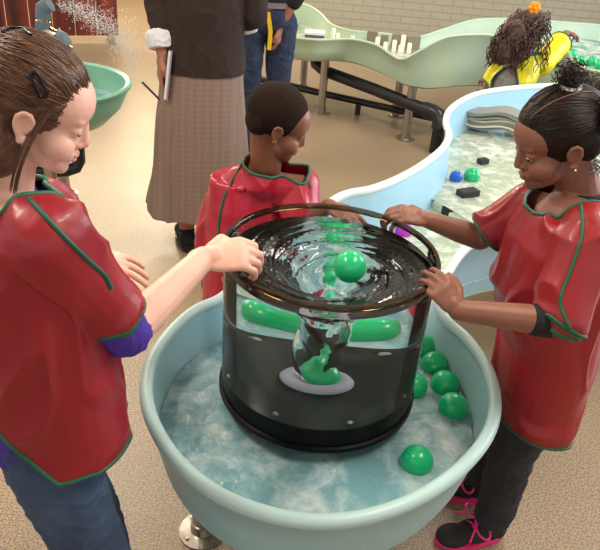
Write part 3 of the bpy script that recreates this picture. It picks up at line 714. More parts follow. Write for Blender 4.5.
def legs_shoe(par, c, B, s, upper, sole, lacem=None, name='shoe'):
    """c on the floor under the ankle; B forward/left/up"""
    bm = bmesh.new(); P = lambda p: c+B@(V(p)*s)
    for p, r in [((.0, 0, .045), (.045, .036, .045)), ((.05, 0, .038), (.06, .040, .036)), ((.115, 0, .030), (.055, .043, .028)), ((-.03, 0, .05), (.03, .033, .05)), ((0, 0, .085), (.042, .034, .02))]: ell(bm, P(p), V(r)*s, B)
    up = link(name, fuse(bm, .003, 5), upper, par)
    bm = bmesh.new(); out = []
    for j in range(28):
        a = 2*PI*j/28; x = .055+math.cos(a)*.118; y = math.sin(a)*(.044 if math.cos(a) > -.2 else .037); out.append((x, y))
    rings(bm, [[P((x*.97, y*.95, .002)) for x, y in out], [P((x, y, .010)) for x, y in out], [P((x, y, .024+.010*max(0, -(x-.05)*8))) for x, y in out]]); link('sole', bm, sole, up)
    if lacem:
        for i in range(5):
            x = .035+.018*i; z = .082-.011*i; bm = bmesh.new()
            tube(bm, [P((x, -.022, z-.008)), P((x+.006, 0, z+.003)), P((x+.012, .022, z-.008)), P((x+.012, .0225, z-.0085)), P((x+.004, .022, z-.006)), P((x+.008, 0, z+.006)), P((x+.014, -.022, z-.008))], .0032*s, 6); link('lace', bm, lacem, up)
        for k in (1, -1):
            bm = bmesh.new(); lo = []
            for i in range(17):
                a = 2*PI*i/16; lo.append(P((.045+.020*math.sin(a), k*(.036-.034*math.cos(a)), .096-.012*(1-math.cos(a))*.5)))
            lo += [P((.042+.05*t, k*(.004+.055*t), .094-.03*t*t)) for t in [i/8 for i in range(9)]]
            tube(bm, lo, .0034*s, 6); link('lace_bow', bm, lacem, up)
    return up
def sleeve(bm, pr):
    """pr: [(point, radius)...]; flat open end at the last point"""
    chain(bm, pr[:-1]); p0, r0 = pr[-2]; p1, r1 = pr[-1]; tube(bm, [p0, p0*.5+p1*.5, p1], [r0, (r0+r1)/2, r1], 28)
def open_ends(g, ends):
    g.normal_update()
    for p, d, r in ends:
        fs = [f for f in g.faces if f.normal.dot(d) > .72 and abs((f.calc_center_median()-p).dot(d)) < .02 and (f.calc_center_median()-p).length < r*1.05]
        bmesh.ops.delete(g, geom=fs, context='FACES')
    be = {}
    for e in g.edges:
        if len(e.link_faces) == 1:
            a, b = e.verts; be.setdefault(a, []).append(b); be.setdefault(b, []).append(a)
    for _ in range(14):
        new = {v: v.co*.5+sum((x.co for x in n), V())/len(n)*.5 for v, n in be.items() if n}
        for v, c in new.items(): v.co = c
def garment(par, name, bm, voxel, sm, material, planes, amp, freq, trimr=.0042, trim_mat=None, seed=0, vert=(1, 1, .35), seams=(), fn=None, thick=.003, ends=()):
    g = fuse(bm, voxel, sm); open_ends(g, ends); folds(g, amp, freq, vert, seed, fn)
    loops = cut(g, planes)
    bvh = BVHTree.FromBMesh(g)
    o = solid(link(name, g, material, par), thick)
    if trim_mat and (loops or seams):
        for lp in loops: t = bmesh.new(); trim(t, lp, trimr); link('binding', t, trim_mat, o)
        for pix in seams:
            P = surf_path(bvh, pix)
            if len(P) > 3: t = bmesh.new(); tube(t, P, trimr*.85, 8); link('binding', t, trim_mat, o)
    return o, bvh
ZU = V((0, 0, 1))

# ---------- girl on the right
def right_girl():
    fw = V((-1, -.12, 0)).normalized(); lf = ZU.cross(fw)      # her left is towards the camera
    hc = at(556, 141, 1.42); HB = basis(V((-.93, -.14, -.34)), roll=0); s = 1.0
    base = V((.575, 1.38, 0)); 
    g = thing('person', 'girl with dark hair puffs in red smock and black jeans gripping the tank rim', 'person', base)
    nk = at(580, 197, 1.42)
    tor = V((.585, 1.39, 0))
    shl = at(592, 232, 1.28); shr = at(530, 206, 1.53)
    ell_, wl = at(556, 322, 1.20), at(458, 310, 1.18)
    er, wr = at(480, 238, 1.56), at(428, 220, 1.55)
    bm = bmesh.new()
    add_head(bm, hc, HB, s, nk)
    chain(bm, [(nk, .045), (V((tor.x, tor.y, .98)), .085), (V((tor.x, tor.y, .80)), .085), (V((tor.x+.045, tor.y, .64)), .085)])
    chain(bm, [(nk-V((0, 0, .055)), .04), (shl, .042), (ell_, .031), (ell_*.7+wl*.3, .031), (wl, .0215)])
    chain(bm, [(nk-V((0, 0, .055)), .04), (shr, .042), (er, .031), (er*.6+wr*.4, .030), (wr, .0215)])
    # left hand curls over the rim, right hand lies over the back of it
    add_hand(bm, wl, (at(436, 283, 1.20)-wl), V((.35, -.75, .35)), .80, (.55, .55, .6, .6), side=-1, spread=.05, thumb=(.3, .1))
    add_hand(bm, wr, V((-1, -.12, .22)), V((-.05, -.25, 1)), .95, (.8, .75, .7, .7), side=-1, spread=.05, thumb=(.6, .8))
    fl = [V((.60, 1.35, 0)), V((.60, 1.50, 0))]
    for f, sy in zip(fl, (-.06, .06)):
        chain(bm, [(V((tor.x+.045, tor.y+sy, .62)), .065), (V((f.x+.01, f.y, .34)), .045), (V((f.x, f.y, .07)), .032)])
    body = link('body', fuse(bm, .0028, 5), skin_brown, g)
    face_parts(g, hc, HB, s, lip_brown, dark_hair)
    # hair: slick skull cap, strands, centre part, two puffs with ties
    HR = (.095, .077, .083); ho = hc+HB@V((-.018, 0, .036))
    bm = bmesh.new(); ell(bm, ho, HR, HB, 4); ell(bm, hc+HB@V((-.05, 0, -.005)), (.05, .066, .055), HB); hb = fuse(bm, .003, 3)
    hair = link('hair', hb, dark_hair, g)
    bm = bmesh.new()
    puffs = [(hc+HB@V((-.035, .01, .135)), (-.2, .12, 1)), (hc+HB@V((-.105, .055, .05)), (-1, .55, .1)), (hc+HB@V((-.10, -.06, .05)), (-1, -.55, .1))]
    for k in range(230):
        az = random.uniform(-.95, .95)*PI*.62; zz = random.uniform(-.1, .9)
        a = V((math.cos(az)*.9, math.sin(az), .35+zz*.9-.45*abs(az)*.5)); tgt = puffs[0][1] if a.z > .9 else (puffs[1][1] if az > 0 else puffs[2][1])
        tube(bm, strand_path(ho, HB, HR, a, tgt, 12, 0, .01, k, 1.004), [.0003]+[.0009]*10+[.0004], 4)
    link('hair_strands', bm, dark_hair, hair)['kind'] = 'stuff'
    bm = bmesh.new(); tube(bm, strand_path(ho, HB, HR, (1, .38, .62), (-.7, .5, .9), 16, 0, 0, 0, 1.005), .0013, 6); link('parting', bm, skin_brown, hair)
    for i, (pc, pdv) in enumerate(puffs):
        bm = bmesh.new(); ell(bm, pc, (.022, .022, .018) if i == 0 else (.042, .038, .042)); b2 = fuse(bm, .003, 1); folds(b2, .006, 60, (1, 1, 1), i); 
        link('hair_puff', b2, dark_hair, hair)
        bm = bmesh.new()
        for k in range(170):
            d0 = V((random.gauss(0, 1), random.gauss(0, 1), random.gauss(0, 1))).normalized(); rr = .024 if i == 0 else .044; q = pc+d0*rr*.9; ax = d0.orthogonal().normalized(); ay = d0.cross(ax)
            tube(bm, [q+d0*.003*t+(ax*math.cos(t*1.5)+ay*math.sin(t*1.5))*.0045 for t in range(6)], .0007, 4)
        link('frizz', bm, dark_hair, hair)['kind'] = 'stuff'
        tc_ = pc*.72+(ho+HB@(V(pdv).normalized()*.08))*.28 if i else pc-HB@V((0, 0, .024)); a_, b_ = frame_of(HB@V(pdv)); bm = bmesh.new()
        tube(bm, [tc_+(a_*math.cos(t)+b_*math.sin(t))*(.018 if i == 0 else .02) for t in [2*PI*j/20 for j in range(20)]], .006, 8, closed=True); link('hair_tie', bm, white_cotton, hair)
    bm = bmesh.new()
    for k in range(26):
        q = hc+HB@V((-.05-random.random()*.04, .055, -.03-random.random()*.02)); dx = V((random.uniform(-.2, 1), random.uniform(-.6, .2), random.uniform(-1, -.3))).normalized(); ax = dx.orthogonal().normalized(); ay = dx.cross(ax)
        tube(bm, [q+dx*.005*t+(ax*math.cos(t*1.2)+ay*math.sin(t*1.2))*.004 for t in range(8)], .0006, 4)
    link('loose_curls', bm, dark_hair, hair)['kind'] = 'stuff'
    bm = bmesh.new(); ell(bm, hc+HB@V((-.002, .082, -.037)), (.003, .003, .003)); link('earring', bm, mat('silver', (220, 220, 215), .15, 1), g)
    # black shirt: collar and sleeves
    bm = bmesh.new(); loft(bm, [(nk-V((0, 0, .04)), .075, .085), (nk-V((0, 0, .005)), .058, .062), (nk+V((.004, 0, .022)), .052, .054)], fw, lf); cl = fuse(bm, .003, 3)
    link('shirt_collar', cl, black_cotton, g)
    b3 = bmesh.new(); chain(b3, [(shl, .042), (ell_, .036), (ell_*.80+wl*.20, .0355)]); link('shirt_sleeve', fuse(b3, .003, 3), black_cotton, g)
    b3 = bmesh.new(); chain(b3, [(shr, .042), (er*.8+shr*.2, .036)]); link('shirt_sleeve', fuse(b3, .003, 3), black_cotton, g)
    # smock
    bm = bmesh.new(); T = lambda z, dx=0, dy=0: V((tor.x+dx, tor.y+dy, z))
    loft(bm, [(T(.40, .045), .098, .140), (T(.52, .042), .098, .138), (T(.66, .036), .104, .142), (T(.82, .0), .130, .145), (T(.95, -.005), .115, .142), (T(1.02, 0), .092, .130), (V((nk.x, nk.y, 1.06)), .062, .085), (V((nk.x, nk.y, 1.10)), .055, .060)], fw, lf, p=2.3)
    sl_end = shl*.12+ell_*.88; sr_end = shr*.25+er*.75
    d1 = (ell_-shl).normalized(); d2 = (er-shr).normalized()
    sleeve(bm, [(nk+V((0, -.02, -.045)), .055), (shl+V((.0, .015, .0)), .062), (sl_end+V((.004, 0, 0)), .054), (sl_end+d1*.02, .056)])
    sleeve(bm, [(nk+V((0, .02, -.045)), .055), (shr, .062), (sr_end-d2*.03, .058), (sr_end+d2*.01, .060)])
    b1 = sl_end+d1*.02; b2_ = sr_end+d2*.01
    pl = [(V((.62, 0, .455)), (-.10, 0, -1), lambda c: c.z < .55), (nk+V((-.004, 0, .006)), V((-.3, 0, 1)), lambda c: c.z > nk.z-.06 and (c-nk).length < .12)]
    garment(g, 'smock', bm, .004, 8, red_vinyl_r, pl, .014, 9, .0042, green_vinyl, 3, (1, 1, .45), ends=((b1, d1, .056), (b2_, d2, .060)), seams=[[(581, 206), (583, 222), (582, 238), (576, 255), (569, 275), (562, 292), (560, 305), (566, 320), (571, 330)]])
    # jeans and shoes
    bm = bmesh.new()
    chain(bm, [(V((tor.x+.05, tor.y-.03, .62)), .075), (V((tor.x+.05, tor.y+.03, .62)), .075)])
    for f, sy in zip(fl, (-.06, .06)): chain(bm, [(V((tor.x+.045, tor.y+sy, .60)), .068), (V((f.x+.0, f.y, .34)), .060), (V((f.x+.005, f.y, .12)), .052), (V((f.x+.0, f.y, .085)), .050)])
    j = fuse(bm, .004, 4); folds(j, .004, 22, (1, 1, 1.4), 5); link('jeans', j, black_denim, g)
    for f, an in zip(fl, (.25, -.1)):
        FB = basis(V((-1, -an, 0))); legs_shoe(g, f+V((.0, 0, 0)), FB, .92, black_plastic if False else mat('black_mesh_fabric', (26, 24, 28), .7, bump=.4, bscale=300), hot_pink, hot_pink)
right_girl()

# ---------- girl on the left
def left_girl():
    fw = V((.86, .5, 0)).normalized(); lf = ZU.cross(fw)
    Y = .97; hc = at(37, 107, Y); HB = basis(V((.90, .20, -.38)), roll=.0); s = .91
    tor = V((-.455, .93, 0)); nk = at(-2, 186, .95); nk = V((nk.x, .95, nk.z))
    g = thing('person', 'girl with brown pinned-up hair, red smock, purple sleeves and blue jeans reaching over the tank', 'person', V((tor.x, tor.y, 0)))
    shr = at(42, 240, .86); shl = at(45, 215, 1.08)
    er, wr = at(126, 334, .93), at(203, 259, 1.18)
    el, wl = at(50, 285, 1.18), at(88, 256, 1.27)
    bm = bmesh.new(); add_head(bm, hc, HB, s, nk+V((.01, 0, 0)))
    chain(bm, [(nk, .045), (V((tor.x, tor.y, 1.08)), .085), (V((tor.x, tor.y, .88)), .085), (V((tor.x, tor.y, .74)), .09)])
    chain(bm, [(nk-V((0, 0, .055)), .04), (shr, .042), (er, .034), (er*.75+wr*.25, .036), (er*.4+wr*.6, .031), (wr, .0255)])
    chain(bm, [(nk-V((0, 0, .055)), .04), (shl, .042), (el, .032), (wl, .022)])
    add_hand(bm, wr, V((.92, .22, .12)), V((-.1, -.45, .9)), 1.12, (.85, .85, .85, .85), side=1, spread=.04, thumb=(.7, .6))
    add_hand(bm, wl, V((.9, -.1, -.15)), V((.1, -.3, .9)), .95, (.22, .25, .28, .3), side=-1, thumb=(.3, .2))
    ft = [V((-.30, .86, 0)), V((-.36, 1.00, 0))]
    for f, k in zip(ft, (-.065, .065)):
        hp = V((tor.x, tor.y, .70))+lf*k; kn = V(((hp.x+f.x)/2+.03, (hp.y+f.y)/2, .38)); chain(bm, [(hp, .072), (kn, .048), (V((f.x, f.y, .07)), .033)])
    link('body', fuse(bm, .0028, 5), skin_pale, g); face_parts(g, hc, HB, s, lip_pink, brown_hair)
    # hair
    HR = (.085, .068, .073); ho = hc+HB@V((-.018, 0, .029))
    bm = bmesh.new(); ell(bm, ho, HR, HB, 4); ell(bm, hc+HB@V((-.060, 0, -.01)), (.045, .062, .068), HB); ell(bm, hc+HB@V((-.070, 0, -.055)), (.035, .050, .05), HB); ell(bm, at(-6, 135, .93), (.040, .05, .065)); ell(bm, hc+HB@V((-.115, 0, .05)), (.05, .055, .05), HB)
    hb = fuse(bm, .003, 4); folds(hb, .003, 30, (.3, 1, 1), 2); hair = link('hair', hb, brown_hair, g)
    bm = bmesh.new(); random.seed(11)
    for k in range(420):
        az = random.uniform(-1, 1)*PI*.5; zz = random.uniform(-.25, 1.1)
        a = V((math.cos(az), math.sin(az)*1.0, zz-.2*abs(az))); b_ = V((-1, random.gauss(0, .25), .25+random.gauss(0, .2)))
        tube(bm, strand_path(ho, HB, HR, a, b_, 14, .015, .03, k, 1.005), [.0003]+[.0010]*12+[.0005], 4)
    link('hair_strands', bm, brown_hair, hair)['kind'] = 'stuff'
    bm = bmesh.new()
    for k in range(9):   # loose lock in front of the ear
        o_ = V((.020+random.uniform(-.006, .006), -.064, .03)); P = [hc+HB@(V((o_.x-.016*t*(1-t)*2-.012*t, o_.y-.006*math.sin(t*PI)-.004*math.sin(k*2.1)*t, .03-.145*t))) for t in [i/12 for i in range(13)]]
        tube(bm, P, [.0005]+[.0009]*11+[.0003], 4)
    link('loose_lock', bm, brown_hair, hair)['kind'] = 'stuff'
    bvh = BVHTree.FromObject(hair, bpy.context.evaluated_depsgraph_get()) if False else None
    clipm = mat('gunmetal', (30, 38, 52), .2, .8)
    def onhair(px, py, k=1.02):
        d = ray(px, py).normalized(); o_ = V((0, 0, CH)); Bi = HB.transposed(); oo = Bi@(o_-ho); dd = Bi@d
        oo = V((oo.x/HR[0], oo.y/HR[1], oo.z/HR[2])); dd = V((dd.x/HR[0], dd.y/HR[1], dd.z/HR[2])); A_ = dd.dot(dd); B_ = 2*oo.dot(dd); C_ = oo.dot(oo)-k*k; D = B_*B_-4*A_*C_
        return o_+d*((-B_-math.sqrt(max(D, 0)))/(2*A_))
    bm = bmesh.new(); tube(bm, [onhair(x, y, 1.06) for x, y in [(33, 72), (30, 77), (40, 97), (46, 97), (48, 92), (38, 74), (33, 72)]], .0022, 8); link('hair_clip', bm, clipm, hair)
    bm = bmesh.new(); tube(bm, [onhair(x, y, 1.05) for x, y in [(2, 32), (10, 28), (22, 28), (31, 35)]], .0022, 8); link('hair_slide', bm, clipm, hair)
    # purple shirt
    bm = bmesh.new(); ew = (wr-er).normalized()
    chain(bm, [(shr, .05), (er*.97+shr*.03, .043), (er+ew*.004, .041)]); chain(bm, [(shl, .05), (el, .042)])
    loft(bm, [(V((tor.x, tor.y, .70)), .10, .125), (V((tor.x, tor.y, .9)), .10, .125), (V((tor.x, tor.y, 1.1)), .09, .12), (nk-V((0, 0, .03)), .06, .065), (nk+V((0, 0, .0)), .050, .053)], fw, lf)
    sh = fuse(bm, .004, 3); folds(sh, .003, 45, (1, 1, 1), 8); link('shirt', sh, purple_knit, g)
    # smock
    bm = bmesh.new(); T = lambda z, a=0, b=0: V((tor.x, tor.y, z))+fw*a+lf*b
    loft(bm, [(T(.60, .03), .125, .155), (T(.76, .03), .125, .15), (T(.92, .022), .12, .145), (T(1.04, .012), .112, .142), (T(1.13, 0), .095, .135), (V((nk.x, nk.y, 1.185)), .075, .10), (nk+V((0, 0, .0)), .060, .066), (nk+V((0, 0, .04)), .058, .06)], fw, lf, p=2.3)
    se = shr*.32+er*.68; d1 = (er-shr).normalized(); sl = shl*.3+el*.7; d2 = (el-shl).normalized()
    sleeve(bm, [(nk+V((0, 0, -.05)), .055), (shr, .062), (se, .052), (se+d1*.02, .054)])
    sleeve(bm, [(nk+V((0, 0, -.05)), .055), (shl, .062), (sl, .060), (sl+d2*.01, .060)])
    b1 = se+d1*.02; b2_ = sl+d2*.01
    pl = [(V((0, 0, .685)), (0, 0, -1), lambda c: c.z < .76), (T(.69, .00), (-1*fw+V((0, 0, -.62))), lambda c: c.z < 1.0 and c.z > .6),
          (nk+V((0, 0, -.004)), V((.35, .2, 1)), lambda c: (c-nk).length < .12 and c.z > nk.z-.06)]
    garment(g, 'smock', bm, .004, 8, red_vinyl, pl, .014, 9, .0042, green_vinyl, 6, (1, 1, .5), ends=((b1, d1, .054), (b2_, d2, .060)), seams=[[(14, 186), (30, 200), (50, 222), (70, 243), (90, 262), (105, 275), (112, 290)]])
    # jeans, shoes
    bm = bmesh.new(); chain(bm, [(V((tor.x, tor.y, .72))-lf*.04, .092), (V((tor.x, tor.y, .72))+lf*.04, .092)])
    for f, k in zip(ft, (-.065, .065)):
        hp = V((tor.x, tor.y, .68))+lf*k; kn = V(((hp.x+f.x)/2+.02, (hp.y+f.y)/2, .38)); chain(bm, [(hp, .078), (kn, .062), (V((f.x, f.y, .10)), .052)])
    j = fuse(bm, .004, 4); folds(j, .004, 22, (1, 1, 1.4), 9); link('jeans', j, denim, g)
    for f in ft: legs_shoe(g, f, basis(fw), .95, purple_knit, white_cotton, white_cotton)
left_girl()

# ---------- boy behind the tank
def boy():
    hc = at(279, 124, 1.80); HB = basis(V((.93, .12, -.36)), roll=.0); s = .94
    fw = V((.55, -.83, 0)).normalized(); lf = ZU.cross(fw)
    tor = V((-.12, 1.86, 0)); nk = at(266, 166, 1.80)
    tor = V((nk.x-.045, nk.y+.04, 0))
    g = thing('person', 'boy with short black hair in a rose-red smock looking down behind the tank', 'person', tor.copy())
    shr = at(222, 205, 1.83); shl = at(301, 188, 1.80)
    er, wr = at(212, 262, 1.83), at(226, 275, 1.72)
    el = at(302, 222, 1.74); wl = at(330, 206, 1.68)
    bm = bmesh.new(); add_head(bm, hc, HB, s, nk)
    chain(bm, [(nk, .04), (V((tor.x, tor.y, .80)), .08), (V((tor.x, tor.y, .62)), .08), (V((tor.x, tor.y, .55)), .085)])
    chain(bm, [(nk-V((0, 0, .055)), .04), (shr, .038), (er, .028), (wr, .02)]); chain(bm, [(nk-V((0, 0, .055)), .04), (shl, .038), (el, .028), (wl, .02)])
    add_hand(bm, wl, V((.6, -.5, -.1)), V((0, -.2, 1)), .85, (.3, .3, .35, .4), side=1); add_hand(bm, wr, V((.6, -.8, -.1)), V((0, 0, 1)), .85, (.3, .3, .35, .4), side=1)
    ft = [tor+V((-.06, -.02, 0)), tor+V((.07, .05, 0))]
    for f in ft: chain(bm, [(V((f.x, f.y, .50)), .065), (V((f.x, f.y, .30)), .043), (V((f.x, f.y, .07)), .03)])
    link('body', fuse(bm, .0032, 5), skin_boy, g); face_parts(g, hc, HB, s, lip_brown, boy_hair)
    bm = bmesh.new(); ell(bm, hc+HB@V((-.020, 0, .038)*1) if False else hc+HB@(V((-.020, 0, .036))*s), V((.090, .0755, .080))*s, HB, 4); ell(bm, hc+HB@(V((-.055, 0, -.005))*s), V((.045, .064, .05))*s, HB)
    b2 = fuse(bm, .003, 4); link('hair', b2, boy_hair, g)
    bm = bmesh.new(); T = lambda z, a=0: V((tor.x, tor.y, z))+fw*a
    loft(bm, [(T(.36, .02), .12, .15), (T(.5, .02), .12, .148), (T(.66, .015), .115, .14), (T(.78, .01), .105, .135), (T(.86), .085, .12), (V((nk.x, nk.y, nk.z-.055)), .065, .09), (nk+V((0, 0, -.01)), .055, .062), (nk+V((0, 0, .04)), .053, .058)], fw, lf, p=2.3)
    se = shr*.35+er*.65; d1 = (er-shr).normalized(); sl = shl*.3+el*.7; d2 = (el-shl).normalized()
    sleeve(bm, [(nk+V((-.01, 0, -.045)), .062), (nk*.5+shr*.5+V((0, 0, .0)), .064), (shr, .060), (se, .058), (se+d1*.01, .060)]); sleeve(bm, [(nk+V((0, 0, -.05)), .052), (shl, .058), (sl, .055), (sl+d2*.01, .055)])
    b1 = se+d1*.012; b2_ = sl+d2*.01
    pl = [(V((0, 0, .40)), (0, 0, -1), lambda c: c.z < .5), (nk+V((0, 0, .008)), V((fw.x*.3, fw.y*.3, 1)), lambda c: V((c.x-nk.x, c.y-nk.y)).length < .12 and c.z > nk.z-.07)]
    garment(g, 'smock', bm, .004, 8, pink_vinyl, pl, .012, 10, .0042, green_vinyl, 12, (1, 1, .5), ends=((b1, d1, .060), (b2_, d2, .055)), seams=[[(243, 163), (233, 178), (224, 198), (219, 220), (218, 250)], [(302, 168), (308, 176), (311, 190)]])
    bm = bmesh.new(); chain(bm, [(V((tor.x-.04, tor.y, .52)), .095), (V((tor.x+.04, tor.y, .52)), .095)])
    for f in ft: chain(bm, [(V((f.x, f.y, .50)), .08), (V((f.x, f.y, .30)), .056), (V((f.x, f.y, .09)), .048)])
    link('trousers', fuse(bm, .005, 3), dark_denim, g)
    for f in ft: legs_shoe(g, f, basis(fw), .85, black_cotton, white_cotton)
boy()

# ---------- woman with the notebook, seen from behind
def plaid():
    m = bpy.data.materials.new('taupe_plaid'); m.use_nodes = True; nt = m.node_tree; b = nt.nodes['Principled BSDF']; N = nt.nodes.new; L = nt.links.new
    tc = N('ShaderNodeTexCoord'); last = None; base_c = lin((134, 114, 100)); cols = [(lin((112, 92, 82)), (1, 0, 0), 22), (lin((150, 130, 118)), (0, 0, 1), 14), (lin((120, 84, 76)), (1, 0, 0), 9)]
    prev = None
    for c, ax, sc in cols:
        w = N('ShaderNodeTexWave'); w.wave_type = 'BANDS'; w.bands_direction = 'X' if ax[0] else 'Z'; w.inputs['Scale'].default_value = sc; w.inputs['Distortion'].default_value = .6; L(tc.outputs['Object'], w.inputs['Vector'])
        pw = N('ShaderNodeMath'); pw.operation = 'POWER'; pw.inputs[1].default_value = 3; L(w.outputs['Fac'], pw.inputs[0])
        ml = N('ShaderNodeMath'); ml.operation = 'MULTIPLY'; ml.inputs[1].default_value = .3; L(pw.outputs[0], ml.inputs[0])
        mx = N('ShaderNodeMix'); mx.data_type = 'RGBA'; L(ml.outputs[0], mx.inputs[0]); mx.inputs[7].default_value = c
        if prev is None: mx.inputs[6].default_value = base_c
        else: L(prev, mx.inputs[6])
        prev = mx.outputs[2]
    L(prev, b.inputs['Base Color']); b.inputs['Roughness'].default_value = .9
    return m
def woman():
    X, Y = -.50, 3.0; g = thing('person', 'woman seen from behind in dark brown sweater and long taupe skirt holding a notebook', 'person', (X, Y, 0))
    bm = bmesh.new()
    sL = V((X-.17, Y, 1.36)); eL = V((X-.185, Y-.03, 1.12)); wL = at(163, 56, 2.90)
    sR = V((X+.19, Y, 1.36)); eR = V((X+.21, Y+.03, 1.10)); wR = V((X+.14, Y+.24, 1.03))
    chain(bm, [(V((X, Y, 1.42)), .06), (V((X, Y, 1.25)), .12), (V((X, Y, .98)), .12), (V((X, Y, .85)), .13)])
    hc = V((X, Y+.03, 1.60)); add_head(bm, hc, basis((0, 1, -.2)), 1.1, V((X, Y, 1.42)))
    chain(bm, [(sL, .05), (eL, .04), (wL, .026)]); chain(bm, [(sR, .05), (eR, .04), (wR, .026)])
    add_hand(bm, wL, at(158, 88, 2.90)-wL, V((-1, -.3, .1)), 1.15, (.35, .4, .45, .5), side=1); add_hand(bm, wR, V((-.5, .8, 0)), V((0, 0, 1)), 1.1, side=1)
    ft = [onz(187, 247, 0), onz(222, 240, 0)]
    for f, k in zip(ft, (-.08, .08)): chain(bm, [(V((X+k, Y, .80)), .085), (V((f.x, f.y-.0, .42)), .055), (V((f.x, f.y, .22)), .045), (V((f.x, f.y, .07)), .034)])
    link('body', fuse(bm, .006, 4), skin_tan, g)
    bm = bmesh.new(); ell(bm, hc+V((0, -.02, .03)), (.095, .11, .12)); link('hair', fuse(bm, .006, 3), dark_hair, g)
    ax, ay = V((1, 0, 0)), V((0, 1, 0))
    bm = bmesh.new(); loft(bm, [(V((X-.035, Y, .16)), .235, .20), (V((X-.035, Y, .22)), .232, .20), (V((X-.02, Y, .45)), .205, .19), (V((X-.005, Y, .70)), .185, .17), (V((X, Y, .90)), .172, .145), (V((X, Y, .98)), .15, .13)], ax, ay, 40)
    sk = fuse(bm, .006, 6)
    folds(sk, .028, 7, (1, 1, .12), 4, lambda c: min(1, max(0, (.95-c.z)/.5)))
    cut(sk, [(V((0, 0, .2)), (0, 0, -1), lambda c: c.z < .4)]); solid(link('skirt', sk, plaid(), g))
    bm = bmesh.new(); loft(bm, [(V((X, Y, .82)), .180, .155), (V((X, Y, .88)), .182, .155), (V((X, Y, 1.0)), .172, .15), (V((X, Y, 1.2)), .175, .15), (V((X, Y, 1.36)), .18, .12), (V((X, Y, 1.44)), .09, .08)], ax, ay, 40)
    eC = wL*.62+eL*.38
    chain(bm, [(sL, .068), (eL, .058), (eC+V((.01, 0, .02)), .050)]); chain(bm, [(sR, .068), (eR, .058), (eR*.4+wR*.6, .052)])
    sw = fuse(bm, .006, 5); folds(sw, .006, 12, (1, 1, .7), 6); cut(sw, [(V((0, 0, .86)), (0, 0, -1), lambda c: c.z < .95 and abs(c.x-X) < .21)]); solid(link('sweater', sw, brown_knit, g))
    for e, w, k in ((eL, wL, .74), (eR, wR, .8)):
        d = (w-e).normalized(); p = e*(1-k)+w*k; a, b_ = frame_of(d); bm = bmesh.new()
        rings(bm, [oval(p-d*.045, .058, .058, a, b_, 20), oval(p-d*.03, .066, .066, a, b_, 20), oval(p, .062, .062, a, b_, 20), oval(p+d*.025, .056, .056, a, b_, 20)]); bb = fuse(bm, .004, 3); folds(bb, .006, 25, (1, 1, 1), 3); link('shirt_cuff', bb, white_cotton, g)
    for f in ft: legs_shoe(g, f, basis((-.3, 1, 0)), 1.15, black_cotton, black_plastic)
    h = wL+(at(158, 88, 2.90)-wL).normalized()*.10
    nb_ = thing('notebook', 'white notebook held down at the side of the woman in the skirt', 'notebook', h)
    R3 = Matrix.Rotation(.12, 3, 'Y') @ Matrix.Rotation(.15, 3, 'Z')
    bm = bmesh.new(); box(bm, h+V((.035, .02, .03)), (.012, .15, .20), R3); bevel(link('pages', bm, white_cotton, nb_, False), .002)
    bm = bmesh.new(); box(bm, h+V((.044, .02, .03)), (.004, .156, .206), R3); link('cover', bm, mat('lilac_card', (150, 140, 170), .6), nb_, False)
    bm = bmesh.new(); pa, pb = at(142, 82, 2.88), at(160, 100, 2.88); tube(bm, [pa, pa*.1+pb*.9, pb], [.005, .005, .001], 8); tag(link('pen', bm, mat('navy_pen', (24, 34, 64), .3)), 'dark pen held in the woman\'s hand by the notebook', 'pen')
woman()

